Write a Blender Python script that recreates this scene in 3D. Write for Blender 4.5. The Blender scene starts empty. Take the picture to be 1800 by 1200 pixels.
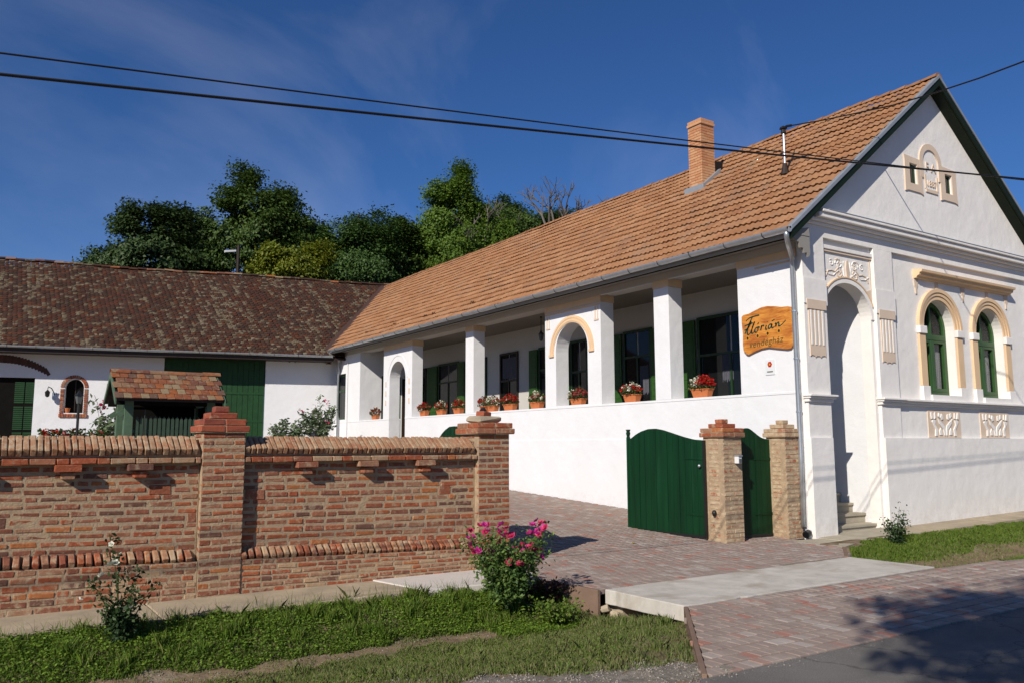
import bpy, bmesh, math, random
import numpy as np
from mathutils import Vector, Matrix

random.seed(7)
rng = np.random.default_rng(7)
scene = bpy.context.scene
COL = scene.collection

# ------------------------------------------------------------------ camera
cam_d = bpy.data.cameras.new("camera")
cam = bpy.data.objects.new("camera", cam_d)
COL.objects.link(cam)
scene.camera = cam
cam_d.sensor_width = 36.0
cam_d.lens = 1447.5 / 1800 * 36
cam_d.clip_start = 0.05
cam_d.clip_end = 3000
YAW, PITCH, ROLL = math.radians(56.64), math.radians(7.18), math.radians(-0.17)
_fw = Vector((math.cos(YAW) * math.cos(PITCH), math.sin(YAW) * math.cos(PITCH), math.sin(PITCH)))
_r0 = Vector((math.sin(YAW), -math.cos(YAW), 0))
_u0 = _r0.cross(_fw)
_r = math.cos(ROLL) * _r0 + math.sin(ROLL) * _u0
_u = -math.sin(ROLL) * _r0 + math.cos(ROLL) * _u0
mw = Matrix((_r, _u, -_fw)).transposed().to_4x4()
mw.translation = Vector((0, 0, 1.7))
cam.matrix_world = mw

# ------------------------------------------------------------------ sky, sun, exposure
SUN = Vector((2.98, 1.58, -2.1)).normalized()          # the way the light travels
SUN_EL = math.asin(-SUN.z)
SUN_AZ = math.atan2(-SUN.x, -SUN.y)                    # from +Y towards +X
world = bpy.data.worlds.new("World")
scene.world = world
world.use_nodes = True
wn, wl = world.node_tree.nodes, world.node_tree.links
wn.clear()
sky = wn.new("ShaderNodeTexSky")
sky.sky_type = 'NISHITA'
sky.sun_disc = False
sky.sun_elevation = SUN_EL
sky.sun_rotation = SUN_AZ
sky.altitude = 300
sky.air_density = 1.0
sky.dust_density = 0.0
sky.ozone_density = 10.0
wbg = wn.new("ShaderNodeBackground")
wbg.inputs["Strength"].default_value = 0.075
wout = wn.new("ShaderNodeOutputWorld")
wtc = wn.new("ShaderNodeTexCoord")
wmap = wn.new("ShaderNodeMapping")
wmap.inputs["Rotation"].default_value = (0.3, 0.5, 0.4)
wmap.inputs["Location"].default_value = (3.1, 0, 0)
wmap.inputs["Scale"].default_value = (1.0, 3.4, 2.2)
wl.new(wtc.outputs["Generated"], wmap.inputs["Vector"])
wno = wn.new("ShaderNodeTexNoise")
wno.inputs["Scale"].default_value = 1.15
wno.inputs["Detail"].default_value = 7
wno.inputs["Roughness"].default_value = 0.55
wno.inputs["Distortion"].default_value = 0.6
wl.new(wmap.outputs["Vector"], wno.inputs["Vector"])
wcr = wn.new("ShaderNodeValToRGB")
wcr.color_ramp.elements[0].position = 0.53
wcr.color_ramp.elements[0].color = (0, 0, 0, 1)
wcr.color_ramp.elements[1].position = 0.82
wcr.color_ramp.elements[1].color = (1.45, 1.32, 1.15, 1)
wl.new(wno.outputs["Fac"], wcr.inputs["Fac"])
wadd = wn.new("ShaderNodeMixRGB")
wadd.blend_type = 'ADD'
wadd.inputs["Fac"].default_value = 1.0
whs = wn.new("ShaderNodeHueSaturation")
whs.inputs["Saturation"].default_value = 1.05
wl.new(sky.outputs["Color"], whs.inputs["Color"])
wti = wn.new("ShaderNodeMixRGB")
wti.blend_type = 'MULTIPLY'
wti.inputs["Fac"].default_value = 1.0
wti.inputs["Color2"].default_value = (1.0, 0.98, 1.09, 1)
wl.new(whs.outputs["Color"], wti.inputs["Color1"])
wl.new(wti.outputs["Color"], wadd.inputs["Color1"])
wl.new(wcr.outputs["Color"], wadd.inputs["Color2"])
wl.new(wadd.outputs["Color"], wbg.inputs["Color"])
wl.new(wbg.outputs["Background"], wout.inputs["Surface"])

sun_d = bpy.data.lights.new("sun", 'SUN')
sun_d.energy = 4.9
sun_d.angle = math.radians(0.5)
sun_d.color = (1.0, 0.94, 0.84)
sun = bpy.data.objects.new("sun", sun_d)
COL.objects.link(sun)
sun.rotation_euler = SUN.to_track_quat('-Z', 'Y').to_euler()
sun.location = (-20, -10, 30)

scene.view_settings.view_transform = 'Standard'
scene.view_settings.look = 'None'
scene.view_settings.exposure = 0.0
scene.view_settings.gamma = 1.0
scene.view_settings.use_curve_mapping = False
scene.cycles.max_bounces = 6
scene.cycles.diffuse_bounces = 2

# ------------------------------------------------------------------ materials
def new_mat(name):
    m = bpy.data.materials.new(name)
    m.use_nodes = True
    n = m.node_tree.nodes
    return m, n, m.node_tree.links, n["Principled BSDF"]

def ramp(n, stops, mode='LINEAR'):
    r = n.new("ShaderNodeValToRGB")
    r.color_ramp.interpolation = mode
    e = r.color_ramp.elements
    while len(e) < len(stops):
        e.new(0.5)
    for i, (p, c) in enumerate(stops):
        e[i].position = p
        e[i].color = (c[0], c[1], c[2], 1)
    return r

def mixrgb(n, l, mode, fac, a, b):
    x = n.new("ShaderNodeMixRGB")
    x.blend_type = mode
    for k, v in (("Fac", fac), ("Color1", a), ("Color2", b)):
        if hasattr(v, "is_output"):
            l.new(v, x.inputs[k])
        elif k == "Fac":
            x.inputs[k].default_value = v
        else:
            x.inputs[k].default_value = (v[0], v[1], v[2], 1)
    return x.outputs["Color"]

def noise(n, l, scale, detail=5, rough=0.55, vec=None, dist=0.0):
    t = n.new("ShaderNodeTexNoise")
    t.inputs["Scale"].default_value = scale
    t.inputs["Detail"].default_value = detail
    t.inputs["Roughness"].default_value = rough
    t.inputs["Distortion"].default_value = dist
    if vec is not None:
        l.new(vec, t.inputs["Vector"])
    return t.outputs["Fac"]

def pos(n, l, scale=(1, 1, 1), loc=(0, 0, 0)):
    g = n.new("ShaderNodeNewGeometry")
    mp = n.new("ShaderNodeMapping")
    mp.inputs["Scale"].default_value = scale
    mp.inputs["Location"].default_value = loc
    l.new(g.outputs["Position"], mp.inputs["Vector"])
    return mp.outputs["Vector"]

def rnd(n, l):
    """one random number for each loose piece and each object"""
    g = n.new("ShaderNodeNewGeometry")
    o = n.new("ShaderNodeObjectInfo")
    a = n.new("ShaderNodeMath"); a.operation = 'ADD'
    l.new(g.outputs["Random Per Island"], a.inputs[0])
    l.new(o.outputs["Random"], a.inputs[1])
    f = n.new("ShaderNodeMath"); f.operation = 'FRACT'
    l.new(a.outputs[0], f.inputs[0])
    return f.outputs[0]

def bump(n, l, bsdf, fac, strength, dist=0.01):
    b = n.new("ShaderNodeBump")
    b.inputs["Strength"].default_value = strength
    b.inputs["Distance"].default_value = dist
    l.new(fac, b.inputs["Height"])
    l.new(b.outputs["Normal"], bsdf.inputs["Normal"])

def M(name, col, rough=0.8, var=0.25, scale=3.0, bmp=0.3, bscale=60, spec=0.3, metal=0.0, pieces=None, stretch=(1, 1, 1), stain=None, bd=0.01):
    """paint, plaster, stone, metal ...: base colour + mottling + fine relief; pieces = colours drawn per piece;
    stain = (colour, scale, low, high) a second colour in patches of its own shape"""
    m, n, l, b = new_mat(name)
    v = pos(n, l, stretch)
    f = noise(n, l, scale, 6, 0.6, v)
    r = ramp(n, [(0.25, (1 - var,) * 3), (0.75, (1 + var * 0.6,) * 3)])
    l.new(f, r.inputs["Fac"])
    if pieces:
        pr = ramp(n, [((i + 0.0) / len(pieces), c) for i, c in enumerate(pieces)], 'CONSTANT')
        l.new(rnd(n, l), pr.inputs["Fac"])
        base = pr.outputs["Color"]
    else:
        base = col
    c = mixrgb(n, l, 'MULTIPLY', 1.0, base, r.outputs["Color"])
    if stain:
        sc, ss, lo, hi = stain
        sf = noise(n, l, ss, 7, 0.65, v, 0.4)
        sr = ramp(n, [(lo, (0, 0, 0)), (hi, (1, 1, 1))])
        l.new(sf, sr.inputs["Fac"])
        c = mixrgb(n, l, 'MIX', sr.outputs["Color"], c, sc)
    l.new(c, b.inputs["Base Color"])
    b.inputs["Roughness"].default_value = rough
    b.inputs["Specular IOR Level"].default_value = spec
    b.inputs["Metallic"].default_value = metal
    if bmp > 0:
        bump(n, l, b, noise(n, l, bscale, 6, 0.65, v), bmp, bd)
    return m

def leaf_mat(name, cols, trans=0.35, rough=0.55):
    m, n, l, b = new_mat(name)
    r = ramp(n, [(i / max(1, len(cols) - 1), c) for i, c in enumerate(cols)])
    l.new(rnd(n, l), r.inputs["Fac"])
    l.new(r.outputs["Color"], b.inputs["Base Color"])
    b.inputs["Roughness"].default_value = rough
    b.inputs["Specular IOR Level"].default_value = 0.25
    t = n.new("ShaderNodeBsdfTranslucent")
    l.new(r.outputs["Color"], t.inputs["Color"])
    x = n.new("ShaderNodeMixShader")
    x.inputs[0].default_value = trans
    l.new(b.outputs[0], x.inputs[1])
    l.new(t.outputs[0], x.inputs[2])
    l.new(x.outputs[0], n["Material Output"].inputs["Surface"])
    return m

def plaster(name, col, stain_col, amount):
    """hand-trowelled limewash: slow undulation, fine grain, faint rain runs and splashes near the ground"""
    m, n, l, b = new_mat(name)
    v = pos(n, l)
    c = col
    r = ramp(n, [(0.3, (0.945, 0.94, 0.93)), (0.7, (1.0, 1.0, 1.0))]); l.new(noise(n, l, 0.9, 6, 0.6, v), r.inputs["Fac"])
    c = mixrgb(n, l, 'MULTIPLY', 1.0, c, r.outputs["Color"])
    run = ramp(n, [(0.55, (0, 0, 0)), (0.80, (amount,) * 3)]); l.new(noise(n, l, 5.0, 6, 0.7, pos(n, l, (1, 1, 0.09)), 0.3), run.inputs["Fac"])
    c = mixrgb(n, l, 'MIX', run.outputs["Color"], c, stain_col)
    pat = ramp(n, [(0.60, (0, 0, 0)), (0.66, (amount * 0.6,) * 3)]); l.new(noise(n, l, 0.6, 4, 0.55, pos(n, l, (1, 1, 1), (3, 7, 2)), 0.6), pat.inputs["Fac"])
    c = mixrgb(n, l, 'MIX', pat.outputs["Color"], c, stain_col)
    sx = n.new("ShaderNodeSeparateXYZ"); l.new(v, sx.inputs[0])
    mr = n.new("ShaderNodeMapRange"); mr.inputs["From Min"].default_value = 0.75; mr.inputs["From Max"].default_value = 0.0; l.new(sx.outputs["Z"], mr.inputs["Value"])
    mu = n.new("ShaderNodeMath"); mu.operation = 'MULTIPLY'; l.new(mr.outputs[0], mu.inputs[0])
    sp = ramp(n, [(0.40, (0, 0, 0)), (0.75, (0.55,) * 3)]); l.new(noise(n, l, 7, 7, 0.75, v), sp.inputs["Fac"]); l.new(sp.outputs["Color"], mu.inputs[1])
    c = mixrgb(n, l, 'MIX', mu.outputs[0], c, (0.50, 0.43, 0.34))
    l.new(c, b.inputs["Base Color"])
    b.inputs["Roughness"].default_value = 0.9; b.inputs["Specular IOR Level"].default_value = 0.12
    ad = n.new("ShaderNodeMath"); ad.operation = 'MULTIPLY_ADD'; ad.inputs[1].default_value = 5.0
    l.new(noise(n, l, 3.2, 3, 0.5, v), ad.inputs[0]); l.new(noise(n, l, 55, 5, 0.65, v), ad.inputs[2])
    bump(n, l, b, ad.outputs[0], 0.5, 0.006)
    return m
WHITE = plaster("white_limewash", (0.765, 0.76, 0.77), (0.66, 0.63, 0.58), 0.12)
WHITE_GABLE = plaster("white_render", (0.85, 0.81, 0.765), (0.66, 0.62, 0.57), 0.14)
GALLERY_SHADE = M("shade_toned_whitewash", (0.56, 0.53, 0.49), 0.92, 0.06, 1.0, 0.25, 40, 0.1)  # whitewash darkened in colour to imitate the shade inside the gallery
CEILING = M("shade_toned_ceiling", (0.27, 0.235, 0.20), 0.92, 0.08, 1.0, 0.2, 40, 0.1)  # ceiling and floor tone darkened to deepen the gallery's shade
TAN = M("ochre_paint", (0.74, 0.52, 0.32), 0.85, 0.07, 3, 0.25, 80, 0.2)
TAN_PALE = M("pale_ochre_paint", (0.70, 0.55, 0.42), 0.85, 0.07, 3, 0.25, 80, 0.2)
DKGREEN = M("dark_green_paint", (0.012, 0.042, 0.012), 0.45, 0.2, 6, 0.15, 40, 0.4)
GATEGREEN = M("gate_green_paint", (0.0020, 0.032, 0.0095), 0.5, 0.45, 7.0, 0.5, 60, 0.25, stretch=(1, 1, 0.08), stain=((0.010, 0.050, 0.022), 5, 0.58, 0.8))
WINGREEN = M("window_green_paint", (0.028, 0.085, 0.020), 0.45, 0.15, 6, 0.15, 40, 0.35)
SOFFITGREEN = M("blackish_green_paint", (0.008, 0.016, 0.006), 0.6, 0.2, 6, 0.15, 40, 0.2)
SHUTGREEN = M("shutter_green_paint", (0.026, 0.085, 0.013), 0.5, 0.15, 6, 0.15, 40, 0.35)
BARNGREEN = M("barn_green_paint", (0.012, 0.052, 0.014), 0.55, 0.25, 4, 0.2, 40, 0.3)
WELLSHADE = M("shaded_grey_green_paint", (0.045, 0.075, 0.048), 0.6, 0.25, 5, 0.25, 40, 0.3)  # well green darkened for the slats, shade put into the colour
WELLGREEN = M("grey_green_paint", (0.085, 0.14, 0.085), 0.6, 0.25, 5, 0.25, 40, 0.3)
BROWNWOOD = M("dark_brown_wood", (0.030, 0.017, 0.011), 0.5, 0.3, 6, 0.2, 40, 0.35)
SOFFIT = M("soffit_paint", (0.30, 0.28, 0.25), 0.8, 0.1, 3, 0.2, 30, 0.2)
ZINC = M("zinc_sheet", (0.50, 0.53, 0.56), 0.38, 0.15, 5, 0.1, 30, 0.5, 0.75)
FLASH = M("flashing_sheet", (0.36, 0.38, 0.40), 0.5, 0.15, 5, 0.1, 30, 0.5, 0.4)
BLACK = M("black_metal", (0.012, 0.012, 0.012), 0.45, 0.2, 10, 0.1, 60, 0.4)
SHADEBLACK = M("shade_black", (0.010, 0.009, 0.008), 0.95, 0.2, 4, 0, 30, 0.02)  # near black that paints in the shade of openings and interiors
LACE_DIM = M("dimmed_lace_curtain", (0.10, 0.10, 0.12), 0.9, 0.3, 30, 0.2, 200, 0.1)  # lace darkened to look as if behind shaded glass
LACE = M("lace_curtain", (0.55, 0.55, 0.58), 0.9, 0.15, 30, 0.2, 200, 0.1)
BRICKS = [(0.330, 0.090, 0.043), (0.295, 0.097, 0.052), (0.360, 0.112, 0.050), (0.270, 0.101, 0.060), (0.325, 0.132, 0.073), (0.310, 0.154, 0.093), (0.415, 0.149, 0.056), (0.230, 0.086, 0.052),
          (0.340, 0.176, 0.103), (0.165, 0.079, 0.056), (0.365, 0.114, 0.054), (0.300, 0.119, 0.071), (0.345, 0.097, 0.045), (0.275, 0.086, 0.050)]
MORTARC = (0.42, 0.305, 0.195)
BRICK = M("old_red_brick", (0, 0, 0), 0.88, 0.32, 22, 0.9, 55, 0.15, pieces=BRICKS, stain=(MORTARC, 11, 0.53, 0.70), bd=0.008)
BRICK_PALE = M("sand_rubbed_brick", (0, 0, 0), 0.88, 0.22, 22, 0.7, 55, 0.15, pieces=BRICKS + [(0.45, 0.29, 0.17)] * 3, stain=(MORTARC, 10, 0.47, 0.64), bd=0.008)
BRICK_SAND = M("sand_washed_brick", (0, 0, 0), 0.9, 0.22, 22, 0.8, 50, 0.12, pieces=[(0.42, 0.27, 0.16), (0.38, 0.16, 0.09), (0.44, 0.30, 0.19), (0.36, 0.12, 0.06), (0.43, 0.28, 0.17), (0.40, 0.24, 0.14), (0.34, 0.21, 0.13)], stain=((0.49, 0.38, 0.25), 9, 0.40, 0.58), bd=0.010)
BRICK_CAP = M("coping_brick", (0, 0, 0), 0.88, 0.28, 22, 0.7, 55, 0.15, pieces=[(0.385, 0.205, 0.112), (0.365, 0.180, 0.098), (0.395, 0.225, 0.128), (0.375, 0.192, 0.105), (0.345, 0.150, 0.080), (0.400, 0.240, 0.140), (0.350, 0.200, 0.115)], stain=(MORTARC, 12, 0.46, 0.62), bd=0.008)
BRICK_RED = M("deep_red_brick", (0, 0, 0), 0.85, 0.25, 20, 0.6, 55, 0.2, pieces=[(0.29, 0.075, 0.040), (0.33, 0.088, 0.045), (0.25, 0.070, 0.045)], stain=(MORTARC, 9, 0.60, 0.74), bd=0.008)
BRICK_DARK = M("dark_brick", (0, 0, 0), 0.9, 0.25, 20, 0.5, 55, 0.1, pieces=[(0.10, 0.055, 0.045), (0.085, 0.05, 0.042), (0.12, 0.06, 0.05)])
BRICK_ORANGE = M("orange_brick", (0, 0, 0), 0.85, 0.15, 20, 0.4, 55, 0.2, pieces=[(0.52, 0.26, 0.13), (0.48, 0.22, 0.11), (0.55, 0.30, 0.16)])
MORTAR = M("lime_mortar", MORTARC, 0.95, 0.3, 9, 0.9, 45, 0.1, stain=((0.36, 0.26, 0.18), 4, 0.5, 0.75), bd=0.012)
CONCRETE = M("pale_concrete", (0.56, 0.515, 0.45), 0.9, 0.24, 3.0, 0.4, 90, 0.15, stain=((0.34, 0.285, 0.21), 1.3, 0.50, 0.72))
OLDCONC = M("weathered_concrete", (0.43, 0.35, 0.245), 0.92, 0.25, 3.0, 0.7, 50, 0.12, stain=((0.27, 0.23, 0.18), 2.0, 0.5, 0.75))
NEWCONC = M("new_concrete", (0.60, 0.55, 0.50), 0.9, 0.08, 3.0, 0.3, 80, 0.12)
STEPS = M("sandy_step_concrete", (0.42, 0.37, 0.28), 0.92, 0.2, 4.0, 0.5, 60, 0.12)
def asphalt():
    """worn asphalt: pale aggregate, patched areas, wandering cracks"""
    m, n, l, b = new_mat("asphalt")
    v = pos(n, l)
    r = ramp(n, [(0.30, (0.150, 0.137, 0.122)), (0.5, (0.205, 0.188, 0.168)), (0.7, (0.245, 0.225, 0.20))]); l.new(noise(n, l, 0.8, 6, 0.65, v, 0.4), r.inputs["Fac"])
    ag = ramp(n, [(0.42, (0.72,) * 3), (0.58, (1.0,) * 3), (0.72, (1.45,) * 3)]); l.new(noise(n, l, 130, 3, 0.7, v), ag.inputs["Fac"])
    c = mixrgb(n, l, 'MULTIPLY', 1.0, r.outputs["Color"], ag.outputs["Color"])
    vo = n.new("ShaderNodeTexVoronoi"); vo.feature = 'DISTANCE_TO_EDGE'; vo.inputs["Scale"].default_value = 0.42
    dn = n.new("ShaderNodeTexNoise"); dn.inputs["Scale"].default_value = 3.0; dn.inputs["Detail"].default_value = 5; l.new(v, dn.inputs["Vector"])
    mv = n.new("ShaderNodeVectorMath"); mv.operation = 'MULTIPLY_ADD'; mv.inputs[1].default_value = (0.5, 0.5, 0.0)
    l.new(dn.outputs["Color"], mv.inputs[0]); l.new(v, mv.inputs[2]); l.new(mv.outputs[0], vo.inputs["Vector"])
    cr = ramp(n, [(0.0, (0.55,) * 3), (0.005, (1.0,) * 3)]); l.new(vo.outputs["Distance"], cr.inputs["Fac"])
    c = mixrgb(n, l, 'MULTIPLY', 1.0, c, cr.outputs["Color"])
    l.new(c, b.inputs["Base Color"]); b.inputs["Roughness"].default_value = 0.92; b.inputs["Specular IOR Level"].default_value = 0.2
    bump(n, l, b, noise(n, l, 150, 4, 0.7, v), 0.9, 0.008)
    return m
ASPHALT = asphalt()
EARTH = M("earth", (0.20, 0.145, 0.095), 0.97, 0.4, 5, 0.8, 30, 0.05, stain=((0.30, 0.24, 0.17), 2.2, 0.5, 0.7), bd=0.02)
DRYSOIL = M("dry_soil", (0.25, 0.185, 0.112), 0.97, 0.3, 6, 0.8, 40, 0.05, stain=((0.15, 0.11, 0.065), 3, 0.48, 0.7), bd=0.015)
STONE = M("gravel_stone", (0, 0, 0), 0.9, 0.2, 30, 0.4, 80, 0.2, pieces=[(0.30, 0.27, 0.23), (0.24, 0.21, 0.18), (0.36, 0.32, 0.27), (0.20, 0.17, 0.14)])
KERB = M("reddish_kerb", (0.22, 0.145, 0.105), 0.9, 0.2, 5, 0.5, 70, 0.15)
PAVER = M("mixed_paver", (0, 0, 0), 0.88, 0.14, 6, 0.25, 120, 0.2,
          pieces=[(0.307, 0.237, 0.199), (0.319, 0.248, 0.208), (0.295, 0.226, 0.189), (0.311, 0.240, 0.202), (0.300, 0.232, 0.194), (0.369, 0.306, 0.264), (0.305, 0.228, 0.191), (0.323, 0.252, 0.211), (0.297, 0.231, 0.194), (0.359, 0.180, 0.136),
                  (0.314, 0.242, 0.205), (0.303, 0.234, 0.197), (0.394, 0.335, 0.292), (0.332, 0.209, 0.167), (0.309, 0.237, 0.200), (0.290, 0.222, 0.186)], stain=((0.409, 0.340, 0.281), 1.6, 0.54, 0.80))
JOINT = M("paver_joint_sand", (0.27, 0.22, 0.185), 0.97, 0.3, 20, 0.5, 90, 0.05)
TILE = M("orange_concrete_tile", (0, 0, 0), 0.85, 0.25, 7, 0.5, 60, 0.15, pieces=[(0.339, 0.167, 0.083), (0.356, 0.180, 0.089), (0.312, 0.150, 0.072), (0.343, 0.171, 0.084), (0.370, 0.194, 0.101), (0.326, 0.157, 0.076), (0.295, 0.139, 0.068)], stain=((0.255, 0.163, 0.107), 1.3, 0.50, 0.78))
def old_tile():
    """dark clay tiles; lichen greys whole tiles, more of them in streaks down the slope"""
    m, n, l, b = new_mat("weathered_clay_tile")
    v = pos(n, l)
    f = rnd(n, l)
    r = ramp(n, [(i / 9, c) for i, c in enumerate([(0.068, 0.030, 0.021), (0.079, 0.034, 0.022), (0.054, 0.029, 0.022), (0.086, 0.036, 0.023), (0.061, 0.034, 0.026), (0.049, 0.032, 0.026), (0.097, 0.040, 0.023), (0.072, 0.046, 0.032), (0.059, 0.033, 0.024)])], 'CONSTANT')
    l.new(f, r.inputs["Fac"])
    c2 = n.new("ShaderNodeMath"); c2.operation = 'MULTIPLY'; c2.inputs[1].default_value = 7.31; l.new(f, c2.inputs[0])
    c3 = n.new("ShaderNodeMath"); c3.operation = 'FRACT'; l.new(c2.outputs[0], c3.inputs[0])
    vs_ = pos(n, l, (1.15, 0.14, 0.14))
    pt = noise(n, l, 1.0, 6, 0.7, vs_, 0.35)
    pr = ramp(n, [(0.40, (0.05,) * 3), (0.52, (0.22,) * 3), (0.66, (0.78,) * 3)])
    l.new(pt, pr.inputs["Fac"])
    lt = n.new("ShaderNodeMath"); lt.operation = 'LESS_THAN'
    l.new(c3.outputs[0], lt.inputs[0]); l.new(pr.outputs["Color"], lt.inputs[1])
    lich = ramp(n, [(0.34, (0.060, 0.040, 0.028)), (0.5, (0.124, 0.092, 0.060)), (0.66, (0.240, 0.200, 0.140))])
    l.new(noise(n, l, 7, 4, 0.75, v), lich.inputs["Fac"])
    c = mixrgb(n, l, 'MIX', lt.outputs[0], r.outputs["Color"], lich.outputs["Color"])
    mr = ramp(n, [(0.3, (0.65,) * 3), (0.7, (1.15,) * 3)]); l.new(noise(n, l, 11, 5, 0.65, v), mr.inputs["Fac"])
    l.new(mixrgb(n, l, 'MULTIPLY', 1.0, c, mr.outputs["Color"]), b.inputs["Base Color"])
    b.inputs["Roughness"].default_value = 0.93; b.inputs["Specular IOR Level"].default_value = 0.1
    bump(n, l, b, noise(n, l, 50, 5, 0.6, v), 0.5, 0.01)
    return m
OLDTILE = old_tile()
WELLTILE = M("mixed_clay_tile", (0, 0, 0), 0.9, 0.3, 14, 0.6, 60, 0.12, pieces=[(0.242, 0.086, 0.043), (0.257, 0.148, 0.086), (0.172, 0.070, 0.047), (0.296, 0.098, 0.039), (0.273, 0.195, 0.117), (0.148, 0.086, 0.062), (0.211, 0.101, 0.062), (0.281, 0.117, 0.055)], stain=((0.265, 0.211, 0.140), 7, 0.55, 0.7))
SHOULDER = M("gritty_shoulder", (0.27, 0.235, 0.19), 0.95, 0.45, 8, 0.9, 70, 0.08, stain=((0.17, 0.15, 0.12), 14, 0.48, 0.62), bd=0.02)
TERRA = M("terracotta", (0.52, 0.16, 0.055), 0.7, 0.12, 8, 0.2, 60, 0.3)
BARK = M("bark", (0.055, 0.042, 0.032), 0.95, 0.4, 9, 0.8, 30, 0.1, stretch=(1, 1, 0.3))
DEADWOOD = M("grey_dead_wood", (0.16, 0.14, 0.125), 0.95, 0.3, 9, 0.5, 30, 0.1)
STEM = M("green_stem", (0.06, 0.085, 0.03), 0.8, 0.3, 20, 0.2, 60, 0.2)
SIGNWOOD = None
L_DARK = leaf_mat("dark_foliage", [(0.028, 0.050, 0.016), (0.046, 0.081, 0.022), (0.070, 0.112, 0.031), (0.037, 0.065, 0.020)], 0.25)
L_OAK = leaf_mat("olive_foliage", [(0.038, 0.074, 0.014), (0.067, 0.116, 0.021), (0.096, 0.149, 0.028), (0.049, 0.088, 0.018)], 0.28)
L_MID = leaf_mat("mid_green_foliage", [(0.038, 0.082, 0.018), (0.058, 0.112, 0.024), (0.080, 0.145, 0.032), (0.045, 0.090, 0.022)], 0.3)
L_YEL = leaf_mat("yellow_green_foliage", [(0.102, 0.138, 0.014), (0.168, 0.198, 0.017), (0.228, 0.240, 0.022), (0.120, 0.156, 0.017)], 0.35)
L_LIME = leaf_mat("lime_foliage", [(0.068, 0.142, 0.019), (0.115, 0.196, 0.024), (0.162, 0.243, 0.030), (0.081, 0.155, 0.022)], 0.35)
L_OLE = leaf_mat("oleander_foliage", [(0.090, 0.128, 0.065), (0.135, 0.180, 0.087), (0.195, 0.240, 0.131), (0.075, 0.112, 0.058)], 0.25)
L_ROSE = leaf_mat("rose_foliage", [(0.041, 0.085, 0.022), (0.075, 0.140, 0.034), (0.122, 0.198, 0.045), (0.206, 0.281, 0.066)], 0.3)
L_ROSEDK = leaf_mat("dark_rose_foliage", [(0.022, 0.046, 0.016), (0.035, 0.068, 0.022), (0.054, 0.092, 0.030), (0.074, 0.115, 0.041)], 0.25)
L_GRASS = leaf_mat("grass_blades", [(0.073, 0.134, 0.016), (0.118, 0.196, 0.020), (0.179, 0.263, 0.034), (0.095, 0.162, 0.018), (0.258, 0.263, 0.084)], 0.35)
L_DRYGRASS = leaf_mat("dry_grass_blades", [(0.090, 0.150, 0.024), (0.138, 0.198, 0.038), (0.240, 0.222, 0.096), (0.108, 0.174, 0.029), (0.324, 0.270, 0.150)], 0.3)
L_CLOVER = leaf_mat("clover_leaves", [(0.084, 0.151, 0.018), (0.129, 0.218, 0.022), (0.213, 0.314, 0.040), (0.090, 0.157, 0.018)], 0.35)
L_PURPLE = leaf_mat("purple_foliage", [(0.045, 0.018, 0.018), (0.075, 0.028, 0.025), (0.05, 0.03, 0.02)], 0.25)
L_POT = leaf_mat("begonia_leaves", [(0.06, 0.10, 0.02), (0.12, 0.16, 0.04), (0.05, 0.03, 0.015), (0.09, 0.12, 0.03)], 0.25)
F_RED = leaf_mat("red_petals", [(0.42, 0.012, 0.010), (0.50, 0.02, 0.012), (0.32, 0.008, 0.010)], 0.25)
F_WHITE = leaf_mat("cream_petals", [(0.76, 0.73, 0.58), (0.84, 0.82, 0.70), (0.70, 0.68, 0.50)], 0.25)
F_SALMON = leaf_mat("dusky_red_petals", [(0.36, 0.06, 0.05), (0.30, 0.04, 0.035), (0.44, 0.12, 0.10)], 0.25)
F_PINK = leaf_mat("pink_petals", [(0.62, 0.035, 0.13), (0.72, 0.06, 0.20), (0.50, 0.02, 0.07), (0.70, 0.15, 0.24)], 0.3)
F_LILAC = leaf_mat("magenta_petals", [(0.55, 0.03, 0.30), (0.60, 0.05, 0.22)], 0.3)

def glass_mat(name, tint, rough=0.04):
    m, n, l, b = new_mat(name)
    b.inputs["Base Color"].default_value = (*tint, 1)
    b.inputs["Roughness"].default_value = rough
    b.inputs["Specular IOR Level"].default_value = 0.28
    return m
PANE = glass_mat("dark_window_glass", (0.008, 0.009, 0.010))
LAMPGLASS = glass_mat("lamp_glass", (0.10, 0.11, 0.11), 0.2)
PLASTIC = glass_mat("white_plastic", (0.7, 0.7, 0.7), 0.4)

def sign_wood():
    m, n, l, b = new_mat("varnished_pine")
    v = pos(n, l, (1, 1.2, 9))
    f = noise(n, l, 2.2, 8, 0.6, v, 1.2)
    r = ramp(n, [(0.3, (0.32, 0.085, 0.012)), (0.45, (0.55, 0.20, 0.026)), (0.6, (0.68, 0.29, 0.045)), (0.75, (0.50, 0.155, 0.02))])
    l.new(f, r.inputs["Fac"])
    v2 = pos(n, l, (1, 1, 1.6))
    f2 = noise(n, l, 2.6, 3, 0.5, v2)
    r2 = ramp(n, [(0.33, (0.7, 0.55, 0.5)), (0.55, (1, 1, 1))])
    l.new(f2, r2.inputs["Fac"])
    l.new(mixrgb(n, l, 'MULTIPLY', 1.0, r.outputs["Color"], r2.outputs["Color"]), b.inputs["Base Color"])
    b.inputs["Roughness"].default_value = 0.35
    return m
SIGNWOOD = sign_wood()
SIGNGREEN = M("dark_green_lettering", (0.006, 0.045, 0.028), 0.4, 0.1, 20, 0)
SIGNBROWN = M("olive_lettering", (0.10, 0.075, 0.02), 0.5, 0.2, 20, 0)
SUNFLOWER = M("sunflower_yellow", (0.62, 0.30, 0.02), 0.5, 0.1, 30, 0)
SUNHEART = M("sunflower_heart", (0.06, 0.015, 0.02), 0.6, 0.1, 30, 0)
REDPAINT = M("red_enamel", (0.45, 0.015, 0.01), 0.4, 0.05, 30, 0)
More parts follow.
